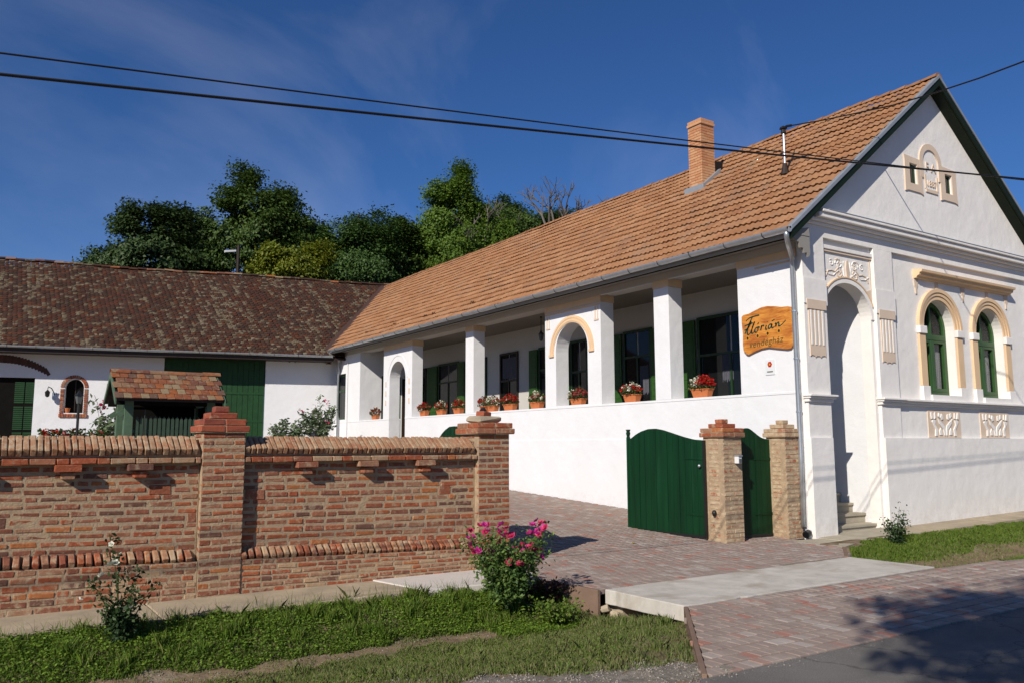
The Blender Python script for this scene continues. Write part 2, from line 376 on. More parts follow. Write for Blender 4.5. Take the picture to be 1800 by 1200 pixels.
LETTERGREY = M("grey_print", (0.18, 0.17, 0.14), 0.5, 0.05, 30, 0)
WIRE = M("cable_sheath", (0.010, 0.010, 0.011), 0.6, 0.1, 20, 0)
YLEAF = leaf_mat("yellow_leaf", [(0.5, 0.36, 0.02), (0.55, 0.42, 0.03)], 0.2)

# ------------------------------------------------------------------ helpers
WL = {}                                     # world position of each object made here

def put(o, parent=None, loc=(0, 0, 0)):
    COL.objects.link(o)
    loc = Vector(loc)
    WL[o.name] = loc
    if parent is not None:
        o.parent = parent
        o.location = loc - WL[parent.name]
    else:
        o.location = loc
    return o

def thing(name, label, cat, loc, group=None, kind=None):
    o = bpy.data.objects.new(name, None)
    o.empty_display_size = 0.2
    put(o, None, loc)
    tag(o, label, cat, group, kind)
    return o

def tag(o, label=None, cat=None, group=None, kind=None):
    if label: o["label"] = label
    if cat: o["category"] = cat
    if group: o["group"] = group
    if kind: o["kind"] = kind
    return o

class MB:
    def __init__(self):
        self.v = []; self.f = []
    def add(self, vs, fs):
        k = len(self.v)
        self.v.extend([tuple(p) for p in vs])
        self.f.extend([tuple(i + k for i in f) for f in fs])
        return self
    def box(self, x0, x1, y0, y1, z0, z1):
        return self.add([(x0, y0, z0), (x1, y0, z0), (x1, y1, z0), (x0, y1, z0), (x0, y0, z1), (x1, y0, z1), (x1, y1, z1), (x0, y1, z1)],
                        [(3, 2, 1, 0), (4, 5, 6, 7), (0, 1, 5, 4), (1, 2, 6, 5), (2, 3, 7, 6), (3, 0, 4, 7)])
    def prism(self, poly, fn, d0, d1):
        """poly: 2-D outline, fn(a, b, d) -> xyz"""
        n = len(poly)
        vs = [fn(a, b, d0) for a, b in poly] + [fn(a, b, d1) for a, b in poly]
        fs = [tuple(range(n))[::-1], tuple(range(n, 2 * n))]
        fs += [(i, (i + 1) % n, (i + 1) % n + n, i + n) for i in range(n)]
        return self.add(vs, fs)
    def tube(self, pts, r, seg=8, cap=True):
        pts = [Vector(p) for p in pts]
        rs = r if isinstance(r, (list, tuple)) else [r] * len(pts)
        ref = Vector((0, 0, 1))
        vs = []; fs = []
        for i, p in enumerate(pts):
            d = (pts[min(i + 1, len(pts) - 1)] - pts[max(i - 1, 0)]).normalized()
            a = d.cross(ref)
            if a.length < 0.05:
                a = d.cross(Vector((1, 0, 0)))
            a.normalize(); b = d.cross(a)
            for k in range(seg):
                t = 2 * math.pi * k / seg
                vs.append(p + rs[i] * (math.cos(t) * a + math.sin(t) * b))
        for i in range(len(pts) - 1):
            for k in range(seg):
                k2 = (k + 1) % seg
                fs.append((i * seg + k, i * seg + k2, (i + 1) * seg + k2, (i + 1) * seg + k))
        if cap:
            fs.append(tuple(range(seg))[::-1])
            fs.append(tuple(range((len(pts) - 1) * seg, len(pts) * seg)))
        return self.add(vs, fs)
    def lathe(self, prof, c, seg=12):
        vs = []; fs = []
        for r, z in prof:
            for k in range(seg):
                t = 2 * math.pi * k / seg
                vs.append((c[0] + r * math.cos(t), c[1] + r * math.sin(t), c[2] + z))
        for i in range(len(prof) - 1):
            for k in range(seg):
                k2 = (k + 1) % seg
                fs.append((i * seg + k, i * seg + k2, (i + 1) * seg + k2, (i + 1) * seg + k))
        fs.append(tuple(range(seg))[::-1]); fs.append(tuple(range((len(prof) - 1) * seg, len(prof) * seg)))
        return self.add(vs, fs)
    def build(self, name, mat, parent=None, origin=None, smooth=False, kind=None, bevel=0, at=None):
        vs = np.array(self.v, float).reshape(-1, 3)
        if origin is None:
            origin = (vs.min(0) + vs.max(0)) / 2
            if parent is None:
                origin[2] = vs[:, 2].min()
        origin = np.array(origin, float)
        me = bpy.data.meshes.new(name)
        me.from_pydata((vs - origin).tolist(), [], self.f)
        fix_normals(me)
        me.materials.append(mat)
        if smooth:
            me.polygons.foreach_set("use_smooth", [True] * len(me.polygons))
        o = bpy.data.objects.new(name, me)
        put(o, parent, tuple(origin))
        if bevel:
            md = o.modifiers.new("edge", 'BEVEL'); md.width = bevel; md.segments = 2; md.limit_method = 'ANGLE'
        if kind: o["kind"] = kind
        return o

def fix_normals(me):
    bm = bmesh.new(); bm.from_mesh(me)
    bmesh.ops.recalc_face_normals(bm, faces=bm.faces)
    bm.to_mesh(me); bm.free()

def np_obj(name, verts, faces, mat, parent=None, kind=None, origin=(0, 0, 0), smooth=False):
    """big meshes straight from arrays; faces: (n, k) ints"""
    verts = np.asarray(verts, np.float32); faces = np.asarray(faces, np.int32)
    me = bpy.data.meshes.new(name)
    k = faces.shape[1]
    me.vertices.add(len(verts)); me.vertices.foreach_set("co", (verts - np.array(origin, np.float32)).ravel())
    me.loops.add(faces.size); me.loops.foreach_set("vertex_index", faces.ravel())
    me.polygons.add(len(faces))
    me.polygons.foreach_set("loop_start", np.arange(0, faces.size, k, dtype=np.int32))
    me.polygons.foreach_set("loop_total", np.full(len(faces), k, np.int32))
    me.update(calc_edges=True)
    me.materials.append(mat)
    if smooth: me.polygons.foreach_set("use_smooth", np.ones(len(faces), bool))
    o = bpy.data.objects.new(name, me)
    put(o, parent, origin)
    if kind: o["kind"] = kind
    return o

def plate(name, mat, parent, outer, holes, fn, d0, d1, bevel=0):
    """a flat wall with openings: outer and hole outlines in 2-D, given thickness between d0 and d1"""
    bm = bmesh.new()
    loops = []
    for lp in [outer] + list(holes):
        vs = [bm.verts.new((a, b, 0)) for a, b in lp]
        es = [bm.edges.new((vs[i], vs[(i + 1) % len(vs)])) for i in range(len(vs))]
        loops.append(es)
    res = bmesh.ops.triangle_fill(bm, use_beauty=True, use_dissolve=False, edges=[e for lp in loops for e in lp])
    faces = [f for f in bm.faces]
    ret = bmesh.ops.extrude_face_region(bm, geom=faces)
    for g in ret["geom"]:
        if isinstance(g, bmesh.types.BMVert):
            g.co.z = 1
    # keep the first skin too
    for v in bm.verts:
        a, b, d = v.co
        v.co = Vector(fn(a, b, d0 if d < 0.5 else d1))
    bmesh.ops.recalc_face_normals(bm, faces=bm.faces)
    me = bpy.data.meshes.new(name)
    co = np.array([v.co[:] for v in bm.verts]); c = (co.min(0) + co.max(0)) / 2
    for v in bm.verts: v.co -= Vector(c)
    bm.to_mesh(me); bm.free()
    me.materials.append(mat)
    o = bpy.data.objects.new(name, me)
    return put(o, parent, tuple(c))

def arch(cx, hw, z0, zs, rise, n=16):
    """outline of an arched opening, z0 at the foot, zs at the springing"""
    p = [(cx - hw, z0), (cx + hw, z0)]
    p += [(cx + hw * math.cos(t), zs + rise * math.sin(t)) for t in np.linspace(0, math.pi, n + 1)]
    return p

def ring(cx, r0, r1, zs, k0=1.0, k1=1.0, n=20, a0=0, a1=math.pi):
    ts = np.linspace(a0, a1, n + 1)
    return [(cx + r1 * math.cos(t), zs + k1 * r1 * math.sin(t)) for t in ts] + [(cx + r0 * math.cos(t), zs + k0 * r0 * math.sin(t)) for t in ts[::-1]]

GX = lambda a, b, d: (d, a, b)              # outline in (Y, Z), depth along X
GY = lambda a, b, d: (a, d, b)              # outline in (X, Z), depth along Y
GZ = lambda a, b, d: (a, b, d)

def cbox_mesh(name, lx, ly, lz, c, mat, jit=0.0):
    """a brick with worn, uneven arrises"""
    v = []; idx = {}
    for sx in (-1, 1):
        for sy in (-1, 1):
            for sz in (-1, 1):
                for ax in range(3):
                    p = [sx * lx / 2, sy * ly / 2, sz * lz / 2]
                    for k in range(3):
                        if k != ax: p[k] -= (sx, sy, sz)[k] * c * random.uniform(0.6, 1.5)
                    p = [q + random.uniform(-jit, jit) for q in p]
                    idx[(sx, sy, sz, ax)] = len(v); v.append(p)
    f = []
    for ax in range(3):
        for s in (-1, 1):
            o = [k for k in range(3) if k != ax]
            q = []
            for a, b in ((-1, -1), (1, -1), (1, 1), (-1, 1)):
                t = [0, 0, 0]; t[ax] = s; t[o[0]] = a; t[o[1]] = b
                q.append(idx[(*t, ax)])
            f.append(tuple(q))
    for ax in range(3):                      # edges parallel to ax
        o = [k for k in range(3) if k != ax]
        for a in (-1, 1):
            for b in (-1, 1):
                def g(s, m):
                    t = [0, 0, 0]; t[ax] = s; t[o[0]] = a; t[o[1]] = b
                    return idx[(*t, m)]
                f.append((g(-1, o[0]), g(1, o[0]), g(1, o[1]), g(-1, o[1])))
    for sx in (-1, 1):
        for sy in (-1, 1):
            for sz in (-1, 1):
                f.append(tuple(idx[(sx, sy, sz, k)] for k in range(3)))
    me = bpy.data.meshes.new(name)
    me.from_pydata(v, [], f)
    fix_normals(me)
    me.materials.append(mat)
    return me

_BM = {}
def brick_mesh(lx, ly, lz, mat, variants=5, c=0.007, jit=0.003):
    k = (round(lx, 2), round(ly, 2), round(lz, 3), mat.name)
    if k not in _BM:
        _BM[k] = [cbox_mesh("brick", k[0], k[1], k[2], c, mat, jit) for _ in range(variants)]
    return random.choice(_BM[k])

def brick(parent, c, size, mat, rot=(0, 0, 0), name="brick"):
    me = brick_mesh(*size, mat)
    q = (round(size[0], 2), round(size[1], 2), round(size[2], 3))
    o = bpy.data.objects.new(name, me)
    put(o, parent, c)
    o.scale = tuple(size[i] / q[i] if q[i] else 1 for i in range(3))
    o.rotation_euler = rot
    return o

def copy_tree(o, loc=None, rz=None):
    c = o.copy(); COL.objects.link(c)
    for ch in o.children:
        d = ch.copy(); COL.objects.link(d); d.parent = c
        for g in ch.children:
            e = g.copy(); COL.objects.link(e); e.parent = d
    if loc is not None: c.location = loc
    if rz is not None: c.rotation_euler = (0, 0, rz)
    return c

def smoothstep(a, b, x):
    t = np.clip((x - a) / (b - a), 0, 1)
    return t * t * (3 - 2 * t)

# ================================================================== the ground
def yard_z(y):
    return np.where(np.asarray(y) > 10, 0.045 * (np.minimum(y, 38) - 10), 0.0)

VY = np.array([4.0, 4.75, 5.3, 6.0, 6.6, 7.15, 7.5, 7.8, 8.15, 8.6, 9.05, 9.3])
VZ = np.array([-0.10, -0.09, -0.09, -0.12, -0.19, -0.31, -0.37, -0.375, -0.34, -0.13, -0.04, -0.02])
VZR = np.array([-0.10, -0.09, -0.09, -0.08, -0.10, -0.20, -0.24, -0.22, -0.12, -0.05, 0.0, 0.02])
def verge_z(x, y):
    """the grass verge with its shallow ditch, left and right of the drive"""
    x = np.asarray(x, float); y = np.asarray(y, float)
    sh = 0.10 * np.sin(x * 0.9 + 0.5) * np.where(x < 7, 1, 0.4)
    a = np.interp(y + sh, VY, VZ)
    b = np.interp(y + sh, VY, VZR) + np.clip(x - 12, 0, 12) * 0.006
    w = smoothstep(7, 11, x)
    a = a + 0.05 * np.exp(-((x - 6.35) / 0.45) ** 2) * np.exp(-((y - 7.3) / 0.6) ** 2)
    n = 0.012 * np.sin(7.1 * x + 3 * y) * np.sin(5.3 * y - 2.1 * x) + 0.008 * np.sin(17 * x - 9 * y)
    return a * (1 - w) + b * w + n

def apron_z(y):
    return np.interp(y, [4.75, 6.55], [-0.075, 0.0])

def ground_z(x, y):
    x = np.asarray(x, float); y = np.asarray(y, float)
    z = verge_z(x, y)
    drive = (x > 6.75) & (x < 12.4) & (y < 10)
    z = np.where(drive & (y > 7.8), -0.16, z)
    z = np.where(drive & (y <= 7.8) & (y > 6.5), np.minimum(z, -0.33), z)
    ap = (y <= 6.5) & (y > 4.0) & (x > 6.7 - (6.5 - y) * 0.95) & (x < 11.3 + (6.5 - y) * 1.3)
    z = np.where(ap, apron_z(y) - 0.14, z)
    z = np.where(y > 9.2, -0.12, z)
    z = np.where(y > 10.3, yard_z(y) - 0.10, z)
    z = np.where(y <= 4.4, -0.17, z)
    return z

gx = np.concatenate([[-600, -200, -60, -20, -8], np.arange(-4, 26.01, 0.2), [32, 50, 90, 200, 600]])
gy = np.concatenate([[-600, -200, -60, -20, -6, 0, 3, 4.0], np.arange(4.4, 10.41, 0.1), [11, 13, 16, 20, 26, 32, 38, 50, 80, 200, 700]])
GXX, GYY = np.meshgrid(gx, gy)
GZZ = ground_z(GXX, GYY)
nx, ny = len(gx), len(gy)
ii = (np.arange(ny - 1)[:, None] * nx + np.arange(nx - 1)[None, :]).ravel()
gnd = np_obj("ground", np.stack([GXX.ravel(), GYY.ravel(), GZZ.ravel()], 1), np.stack([ii, ii + 1, ii + nx + 1, ii + nx], 1), EARTH, kind="structure", smooth=True)

# road
xs = np.concatenate([[-600, -60], np.arange(-6, 24.1, 0.5), [60, 600]])
edge = 4.75 + 0.03 * np.sin(xs * 2.3) + 0.02 * np.sin(xs * 5.1)
rows = [(-4.5, -0.12), (-1.0, -0.06), (2.5, -0.07), (4.3, -0.085)]
rv = []
for y, z in rows: rv += [(x, y, z) for x in xs]
rv += [(x, e, -0.088) for x, e in zip(xs, edge)]
n = len(xs)
rf = [(r * n + i, r * n + i + 1, (r + 1) * n + i + 1, (r + 1) * n + i) for r in range(4) for i in range(n - 1)]
np_obj("road", rv, rf, ASPHALT, kind="structure", smooth=True)

# ---- sidewalks: each slab of the walk is a piece of its own
def slab_piece(parent, name, poly, z0, z1, mat, bevel=0.012):
    return MB().prism(poly, lambda a, b, d: (a, b, d + (0 if d < -0.05 else 0)), z0, z1).build(name, mat, parent, bevel=bevel)
walk = thing("sidewalk", None, None, (2, 9.6, 0), kind="structure")
for a, b in ((-9.0, -4.6), (-4.59, -1.2), (-1.19, 1.75), (1.76, 4.66)):
    slab_piece(walk, "slab", [(a, 9.02 + 0.03 * math.sin(a * 3)), (b, 9.0 + 0.03 * math.sin(b * 3)), (b - 0.28 if b > 4 else b, 10.3), (a, 10.3)], -0.18, -0.004, OLDCONC)
slab_piece(walk, "slab", [(4.67, 8.98), (6.28, 8.86), (6.5, 9.3), (6.5, 10.3), (4.39, 10.3)], -0.18, 0.006, NEWCONC)
walk2 = thing("sidewalk", None, None, (17, 9.6, 0), kind="structure")
for k, (a, b) in enumerate(((13.14, 15.3), (15.31, 17.6), (17.61, 20.2), (20.21, 23.0), (23.01, 27.0), (27.01, 40.0))):
    za, zb = 0.0 + 0.018 * (a - 13), 0.018 * (b - 13)
    y0a, y0b = 9.02 + 0.006 * (a - 13), 9.02 + 0.006 * (b - 13)
    mb = MB(); mb.add([(a, y0a, -0.2), (b, y0b, -0.2), (b, 9.95, -0.2), (a, 9.95, -0.2), (a, y0a, za), (b, y0b, zb), (b, 9.95, zb + 0.02), (a, 9.95, za + 0.02)],
                      [(3, 2, 1, 0), (4, 5, 6, 7), (0, 1, 5, 4), (1, 2, 6, 5), (2, 3, 7, 6), (3, 0, 4, 7)])
    mb.build("slab", OLDCONC if k else STEPS, walk2)
mb = MB(); mb.prism([(12.42, 8.75), (13.15, 9.0), (13.13, 9.78), (12.42, 9.85)], GZ, -0.2, -0.002); mb.build("slab", STEPS, walk2)

# ---- culvert slab over the ditch
bridge = thing("concrete_culvert_bridge", "pale concrete slab bridging the ditch at the gate drive", "bridge", (9, 7.2, 0))
def worn(poly, step=0.09, j=0.006):
    out = []
    for i in range(len(poly)):
        a, b = Vector((*poly[i], 0)), Vector((*poly[(i + 1) % len(poly)], 0)); m = max(1, int((b - a).length / step)); nn = Vector((-(b - a).y, (b - a).x, 0)).normalized()
        for k in range(m):
            p = a.lerp(b, k / m) + nn * (random.uniform(-j, j) + (random.uniform(0, 3 * j) if random.random() < 0.06 else 0))
            out.append((p.x, p.y))
    return out
MB().prism(worn([(6.50, 6.55), (11.42, 6.62), (11.36, 7.92), (6.46, 7.82)]), GZ, -0.165, 0.004).build("deck", CONCRETE, bridge, bevel=0.010)
MB().box(6.56, 11.3, 7.62, 7.86, -0.6, -0.17).build("abutment", OLDCONC, bridge)
MB().box(6.56, 11.3, 6.50, 6.66, -0.6, -0.17).build("abutment", OLDCONC, bridge)
# broken stones by the culvert mouth
for k, (x, y, z, s) in enumerate(((6.52, 7.66, -0.285, 0.075), (6.42, 7.50, -0.33, 0.06), (6.45, 7.80, -0.22, 0.055))):
    me = cbox_mesh("stone", s * 2.0, s * 1.5, s * 1.3, s * 0.25, OLDCONC, s * 0.18)
    o = bpy.data.objects.new("loose_stone", me); put(o, None, (x, y, z)); o.rotation_euler = (0.3 * k, 0.25, k * 1.1)
    tag(o, ["large grey broken stone beside the culvert mouth", "small grey stone lowest beside the culvert mouth", "grey stone wedged under the corner of the concrete slab"][k], "stone", "broken stones at the culvert")

# ---- pavers: the drive, the apron and the courtyard
drive_poly = [(6.42, 7.86), (11.38, 7.98), (12.36, 8.72), (12.44, 9.9), (13.05, 10.0), (13.05, 10.1), (6.5, 10.1), (6.3, 8.95)]
apron_poly = [(4.98, 4.78), (13.6, 4.72), (14.6, 6.3), (12.6, 6.48), (11.4, 6.60), (6.55, 6.53)]
yard_poly = [(6.5, 10.1), (13.05, 10.1), (13.05, 31), (-6, 31), (-6, 11.2), (6.5, 11.2)]
def inside(px_, py_, poly):
    c = np.zeros(np.shape(px_), bool)
    m = len(poly)
    for i in range(m):
        x1, y1 = poly[i]; x2, y2 = poly[(i + 1) % m]
        if y1 == y2: continue
        cond = ((y1 > py_) != (y2 > py_)) & (px_ < (x2 - x1) * (py_ - y1) / (y2 - y1) + x1)
        c ^= cond
    return c
def sheet(name, poly, zf, mat, step=None):
    mb = MB(); mb.add([(x, y, float(zf(y))) for x, y in poly], [tuple(range(len(poly)))])
    return mb.build(name, mat, kind="structure")
drive = sheet("driveway", drive_poly, lambda y: -0.010, JOINT)
apron = sheet("driveway_apron", apron_poly, lambda y: apron_z(y) - 0.010, JOINT)
yard = sheet("courtyard", yard_poly, lambda y: yard_z(y) - 0.010, JOINT)
PLX, PLY = 0.118, 0.165
paver_me = [cbox_mesh("paver", PLX - 0.005, PLY - 0.005, 0.06, 0.004, PAVER, 0.001) for _ in range(4)]
CAMF = np.array(_fw[:])
cand = []
for host, poly, zf, y0, y1, x0, x1 in ((apron, apron_poly, apron_z, 4.72, 6.6, 4.9, 14.8), (drive, drive_poly, lambda y: 0.0 * y, 7.86, 10.12, 6.2, 13.1), (yard, yard_poly, yard_z, 10.1, 24, 6.3, 13.1)):
    for j in range(int((y1 - y0) / PLY) + 1):
        y = y0 + (j + 0.5) * PLY
        for i in range(int((x1 - x0) / PLX) + 2):
            x = x0 + (i + (0.5 if j % 2 else 0)) * PLX
            if inside(np.array([x]), np.array([y]), poly)[0]:
                cand.append((host, x, y, float(zf(y)) + random.uniform(-0.0025, 0.0025)))
def shows(c):
    d = np.array([c[1], c[2], c[3] - 1.7]); zc = d @ CAMF
    u = (d @ np.array(_r[:])) / zc
    w = (d @ np.array(_u[:])) / zc
    return -1.0 / zc ** 3 if (abs(u) < 0.64 and abs(w) < 0.42) else 1.0 / zc
for host in (apron, drive, yard):
    cs = sorted([c for c in cand if c[0] is host], key=shows)
    nn = {apron: 300, drive: 300, yard: 200}[host]
    for c in cs[:nn]:
        o = bpy.data.objects.new("paver", random.choice(paver_me))
        put(o, host, (c[1], c[2], c[3] - 0.030)); o.rotation_euler = (random.uniform(-.006, .006), random.uniform(-.006, .006), random.uniform(-.01, .01))
    base = np.array([v.co[:] for v in paver_me[0].vertices]); bf = [list(p.vertices) for p in paver_me[0].polygons]
    rest = cs[nn:]
    if rest:
        quads = np.array([q for q in bf if len(q) == 4]); nb = len(base)
        vs = np.concatenate([base + np.array([c[1], c[2], c[3] - 0.030]) for c in rest])
        fs = np.concatenate([quads + k * nb for k in range(len(rest))])
        np_obj("paver", vs, fs, PAVER, host, kind="stuff")
# kerbs of the drive and the apron
def kerb(name, a, b, w, z0, za, zb, host):
    d = (Vector((b[0], b[1], 0)) - Vector((a[0], a[1], 0))).normalized(); nrm = Vector((-d.y, d.x, 0)) * w
    p = [(a[0], a[1]), (b[0], b[1]), (b[0] + nrm.x, b[1] + nrm.y), (a[0] + nrm.x, a[1] + nrm.y)]
    vs = [(x, y, z0) for x, y in p] + [(p[0][0], p[0][1], za), (p[1][0], p[1][1], zb), (p[2][0], p[2][1], zb), (p[3][0], p[3][1], za)]
    MB().add(vs, [(3, 2, 1, 0), (4, 5, 6, 7), (0, 1, 5, 4), (1, 2, 6, 5), (2, 3, 7, 6), (3, 0, 4, 7)]).build(name, KERB, host, bevel=0.006)
kerb("kerb", (6.27, 8.92), (6.40, 7.83), -0.05, -0.35, 0.004, 0.004, drive)
kerb("kerb", (6.50, 9.3), (6.28, 8.93), -0.06, -0.35, 0.012, 0.012, drive)
kerb("kerb", (6.50, 6.50), (4.93, 4.74), -0.045, -0.4, 0.006, -0.066, apron)
kerb("kerb", (12.40, 8.70), (11.40, 7.96), -0.06, -0.3, 0.008, 0.008, drive)

# ---- grass
def scatter(n, x0, x1, y0, y1, keep):
    x = rng.uniform(x0, x1, n); y = rng.uniform(y0, y1, n)
    k = keep(x, y)
    return x[k], y[k]
def blotch(x, y, s=1.0, ph=0.0):
    return 0.5 + 0.25 * np.sin(2.3 * s * x + 1.3 * np.sin(3.1 * s * y + ph) + ph) + 0.25 * np.sin(3.7 * s * y - 1.9 * s * x + 2.0 * ph)
def blades(name, x, y, h0, h1, w, mat, lean=0.5, label=None):
    m = len(x); z = verge_z(x, y)
    h = rng.uniform(h0, h1, m); a = rng.uniform(0, 2 * np.pi, m); b = rng.uniform(0, 2 * np.pi, m)
    ln = h * rng.uniform(0, lean, m)
    ww = w * rng.uniform(0.6, 1.3, m)
    dx, dy = np.cos(a) * ww, np.sin(a) * ww
    lx, ly = np.cos(b) * ln, np.sin(b) * ln
    v = np.empty((m, 5, 3))
    v[:, 0] = np.stack([x - dx, y - dy, z - 0.01], 1); v[:, 1] = np.stack([x + dx, y + dy, z - 0.01], 1)
    v[:, 2] = np.stack([x + dx * .75 + lx * .4, y + dy * .75 + ly * .4, z + h * .6], 1)
    v[:, 3] = np.stack([x + lx, y + ly, z + h], 1)
    v[:, 4] = np.stack([x - dx * .75 + lx * .4, y - dy * .75 + ly * .4, z + h * .6], 1)
    o = np_obj(name, v.reshape(-1, 3), np.arange(m * 5).reshape(m, 5), mat, kind="stuff")
    return o
def leaflets(name, x, y, hmax, size, mat):
    m = len(x); z = verge_z(x, y) + rng.uniform(0.005, hmax, m)
    return leaf_cloud(name, np.stack([x, y, z], 1), size, mat, up=0.75)
def leaf_cloud(name, c, size, mat, parent=None, up=0.3, out=None, kind="stuff", aspect=0.55, origin=(0, 0, 0), tilt=1.0):
    """one small four-cornered leaf at each point"""
    m = len(c)
    nrm = rng.normal(size=(m, 3)) * tilt
    nrm[:, 2] = np.abs(nrm[:, 2]) * (1 - up) + up * 2
    if out is not None: nrm += out
    nrm /= np.linalg.norm(nrm, axis=1, keepdims=True)
    t = rng.normal(size=(m, 3)); t -= nrm * (t * nrm).sum(1, keepdims=True); t /= np.linalg.norm(t, axis=1, keepdims=True)
    b = np.cross(nrm, t)
    s = (size * rng.uniform(0.6, 1.35, m))[:, None]
    v = np.empty((m, 4, 3))
    v[:, 0] = c - t * s; v[:, 1] = c + b * s * aspect + nrm * s * 0.12; v[:, 2] = c + t * s; v[:, 3] = c - b * s * aspect + nrm * s * 0.12
    return np_obj(name, v.reshape(-1, 3), np.arange(m * 4).reshape(m, 4), mat, parent, kind=kind, origin=origin)

def bank(x, y):          # upper bank by the walk
    lo = 8.10 + 0.05 * np.sin(1.7 * x + .4) + 0.05 * np.sin(5 * x) + 0.03 * np.sin(13 * x); hi = 9.02 + 0.04 * np.sin(6 * x)
    lo = np.where(x > 5.0, 7.75 - 0.1 * (x - 5), lo)
    hi = np.where(x > 4.7, np.minimum(hi, 8.95), hi)
    return (y > lo) & (y < hi) & (x < np.where(y > 7.9, 6.22, 6.3))
def strip(x, y):         # lower strip by the road
    hi = 7.86 + 0.05 * np.sin(1.9 * x) + 0.05 * np.sin(6.3 * x) + 0.03 * np.sin(15 * x); lo = 6.02 - 0.40 * (x - 2.6) + 0.10 * np.sin(4 * x) + 0.06 * np.sin(9 * x)
    lo = np.maximum(lo, 4.72 + 0.0 * x)
    return (y > lo) & (y < hi) & (x < 6.38 - np.maximum(0, 6.45 - y) * 0.91)
def right_bank(x, y):
    lo = 7.70 + 0.28 * smoothstep(12.2, 14.5, x) + 0.10 * np.sin(2.1 * x) + 0.06 * np.sin(5 * x); hi = 8.99 + 0.006 * (x - 13) + 0.03 * np.sin(7 * x)
    return (y > lo) & (y < hi) & (x > np.where(y > 8.72, 13.12, 11.55 + np.maximum(0, y - 7.95) * 1.25))
def right_strip(x, y):
    lo = 6.42 + 0 * x; hi = 7.0 + 0.12 * np.sin(1.7 * x)
    return (y > lo) & (y < hi) & (x > 13.4 + 0.4 * np.sin(3 * y))
x, y = scatter(120000, -1.5, 6.4, 7.3, 9.1, bank); k = rng.random(len(x)) < (0.25 + 0.9 * blotch(x, y, 1.2)); x, y = x[k], y[k]
tag(blades("grass", x, y, 0.015, 0.058, 0.0035, L_GRASS, 1.0), "lush green grass on the bank below the brick wall", "grass")
x, y = scatter(110000, -1.5, 6.4, 7.3, 9.0, bank); k = rng.random(len(x)) < (0.15 + 1.1 * blotch(x, y, 1.0, 1.7)); x, y = x[k], y[k]
tag(leaflets("clover", x, y, 0.062, 0.015, L_CLOVER), "clover and broad leaves among the bank grass", "ground cover", kind="stuff")
x, y = scatter(190000, 0.5, 6.5, 4.7, 8.0, strip); k = rng.random(len(x)) < (0.25 + 0.9 * blotch(x, y, 0.9, 0.6)); x, y = x[k], y[k]
tag(blades("grass", x, y, 0.012, 0.045, 0.003, L_DRYGRASS, 1.0), "short half dry grass strip between ditch and road", "grass")
x, y = scatter(26000, 0.5, 6.5, 4.7, 7.9, strip); k = rng.random(len(x)) < blotch(x, y, 1.1, 2.6); x, y = x[k], y[k]
tag(leaflets("clover", x, y, 0.04, 0.011, L_GRASS), "low weeds among the roadside grass strip", "ground cover", kind="stuff")
x, y = scatter(150000, 11.4, 24, 7.4, 9.1, right_bank); k = rng.random(len(x)) < (0.35 + 0.8 * blotch(x, y, 1.0, 4.0)); x, y = x[k], y[k]
tag(blades("grass", x, y, 0.02, 0.065, 0.005, L_GRASS, 1.0), "green grass verge in front of the gable", "grass")
x, y = scatter(22000, 13.0, 24, 6.4, 7.2, right_strip)
tag(blades("grass", x, y, 0.02, 0.06, 0.005, L_GRASS, 1.0), "narrow green grass strip beside the apron paving", "grass")
cx_ = rng.uniform(-1.2, 6.2, 90); cy_ = rng.uniform(8.2, 8.98, 90)
x = (cx_[:, None] + rng.normal(0, 0.035, (90, 60))).ravel(); y = (cy_[:, None] + rng.normal(0, 0.035, (90, 60))).ravel()
k = bank(x, y); x, y = x[k], y[k]
tag(blades("grass", x, y, 0.07, 0.17, 0.004, L_GRASS, 0.8), "taller grass tufts scattered over the bank", "grass")
cx_ = rng.uniform(1.0, 6.0, 70); cy_ = rng.uniform(5.2, 7.7, 70)
x = (cx_[:, None] + rng.normal(0, 0.05, (70, 50))).ravel(); y = (cy_[:, None] + rng.normal(0, 0.05, (70, 50))).ravel()
k = strip(x, y); x, y = x[k], y[k]
tag(blades("grass", x, y, 0.04, 0.10, 0.0035, L_DRYGRASS, 1.0), "straw coloured tufts in the roadside strip", "grass")
x = 6.22 + rng.normal(0, 0.12, 3200); y = rng.uniform(6.5, 8.5, 3200); x = np.minimum(x, 6.27 + 0.0 * x); k = x < 6.46; x, y = x[k], y[k]
tag(blades("grass", x, y, 0.03, 0.13, 0.004, L_DRYGRASS, 0.8), "rough grass at the culvert mouth", "grass")
# sparse stalks at the walk's edge and dead grass in the ditch
x, y = scatter(900, -1.0, 6.2, 8.85, 9.12, lambda a, b: np.ones(len(a), bool))
tag(blades("grass", x, y, 0.08, 0.20, 0.0025, L_DRYGRASS, 0.9), "thin seed stalks leaning over the sidewalk edge", "grass")
x, y = scatter(42000, -1.5, 6.4, 7.5, 8.45, lambda a, b: rng.random(len(a)) < (0.15 + 0.75 * blotch(a, b, 2.0, 1.1)) * (0.25 + 0.9 * np.minimum(1, (np.abs(b - 7.98) / 0.22) ** 2)))
tag(blades("grass", x, y, 0.01, 0.035, 0.0035, L_DRYGRASS, 1.2), "sparse trodden grass along the dry ditch path", "grass")
x, y = scatter(30000, 11.8, 22, 6.7, 8.2, lambda a, b: rng.random(len(a)) < (0.1 + 0.7 * blotch(a, b, 2.0, 1.1)) * (0.2 + np.minimum(1, (np.abs(b - 7.4) / 0.45) ** 2)))
tag(blades("grass", x, y, 0.02, 0.06, 0.005, L_DRYGRASS, 1.2), "sparse dry grass in the ditch before the gable", "grass")

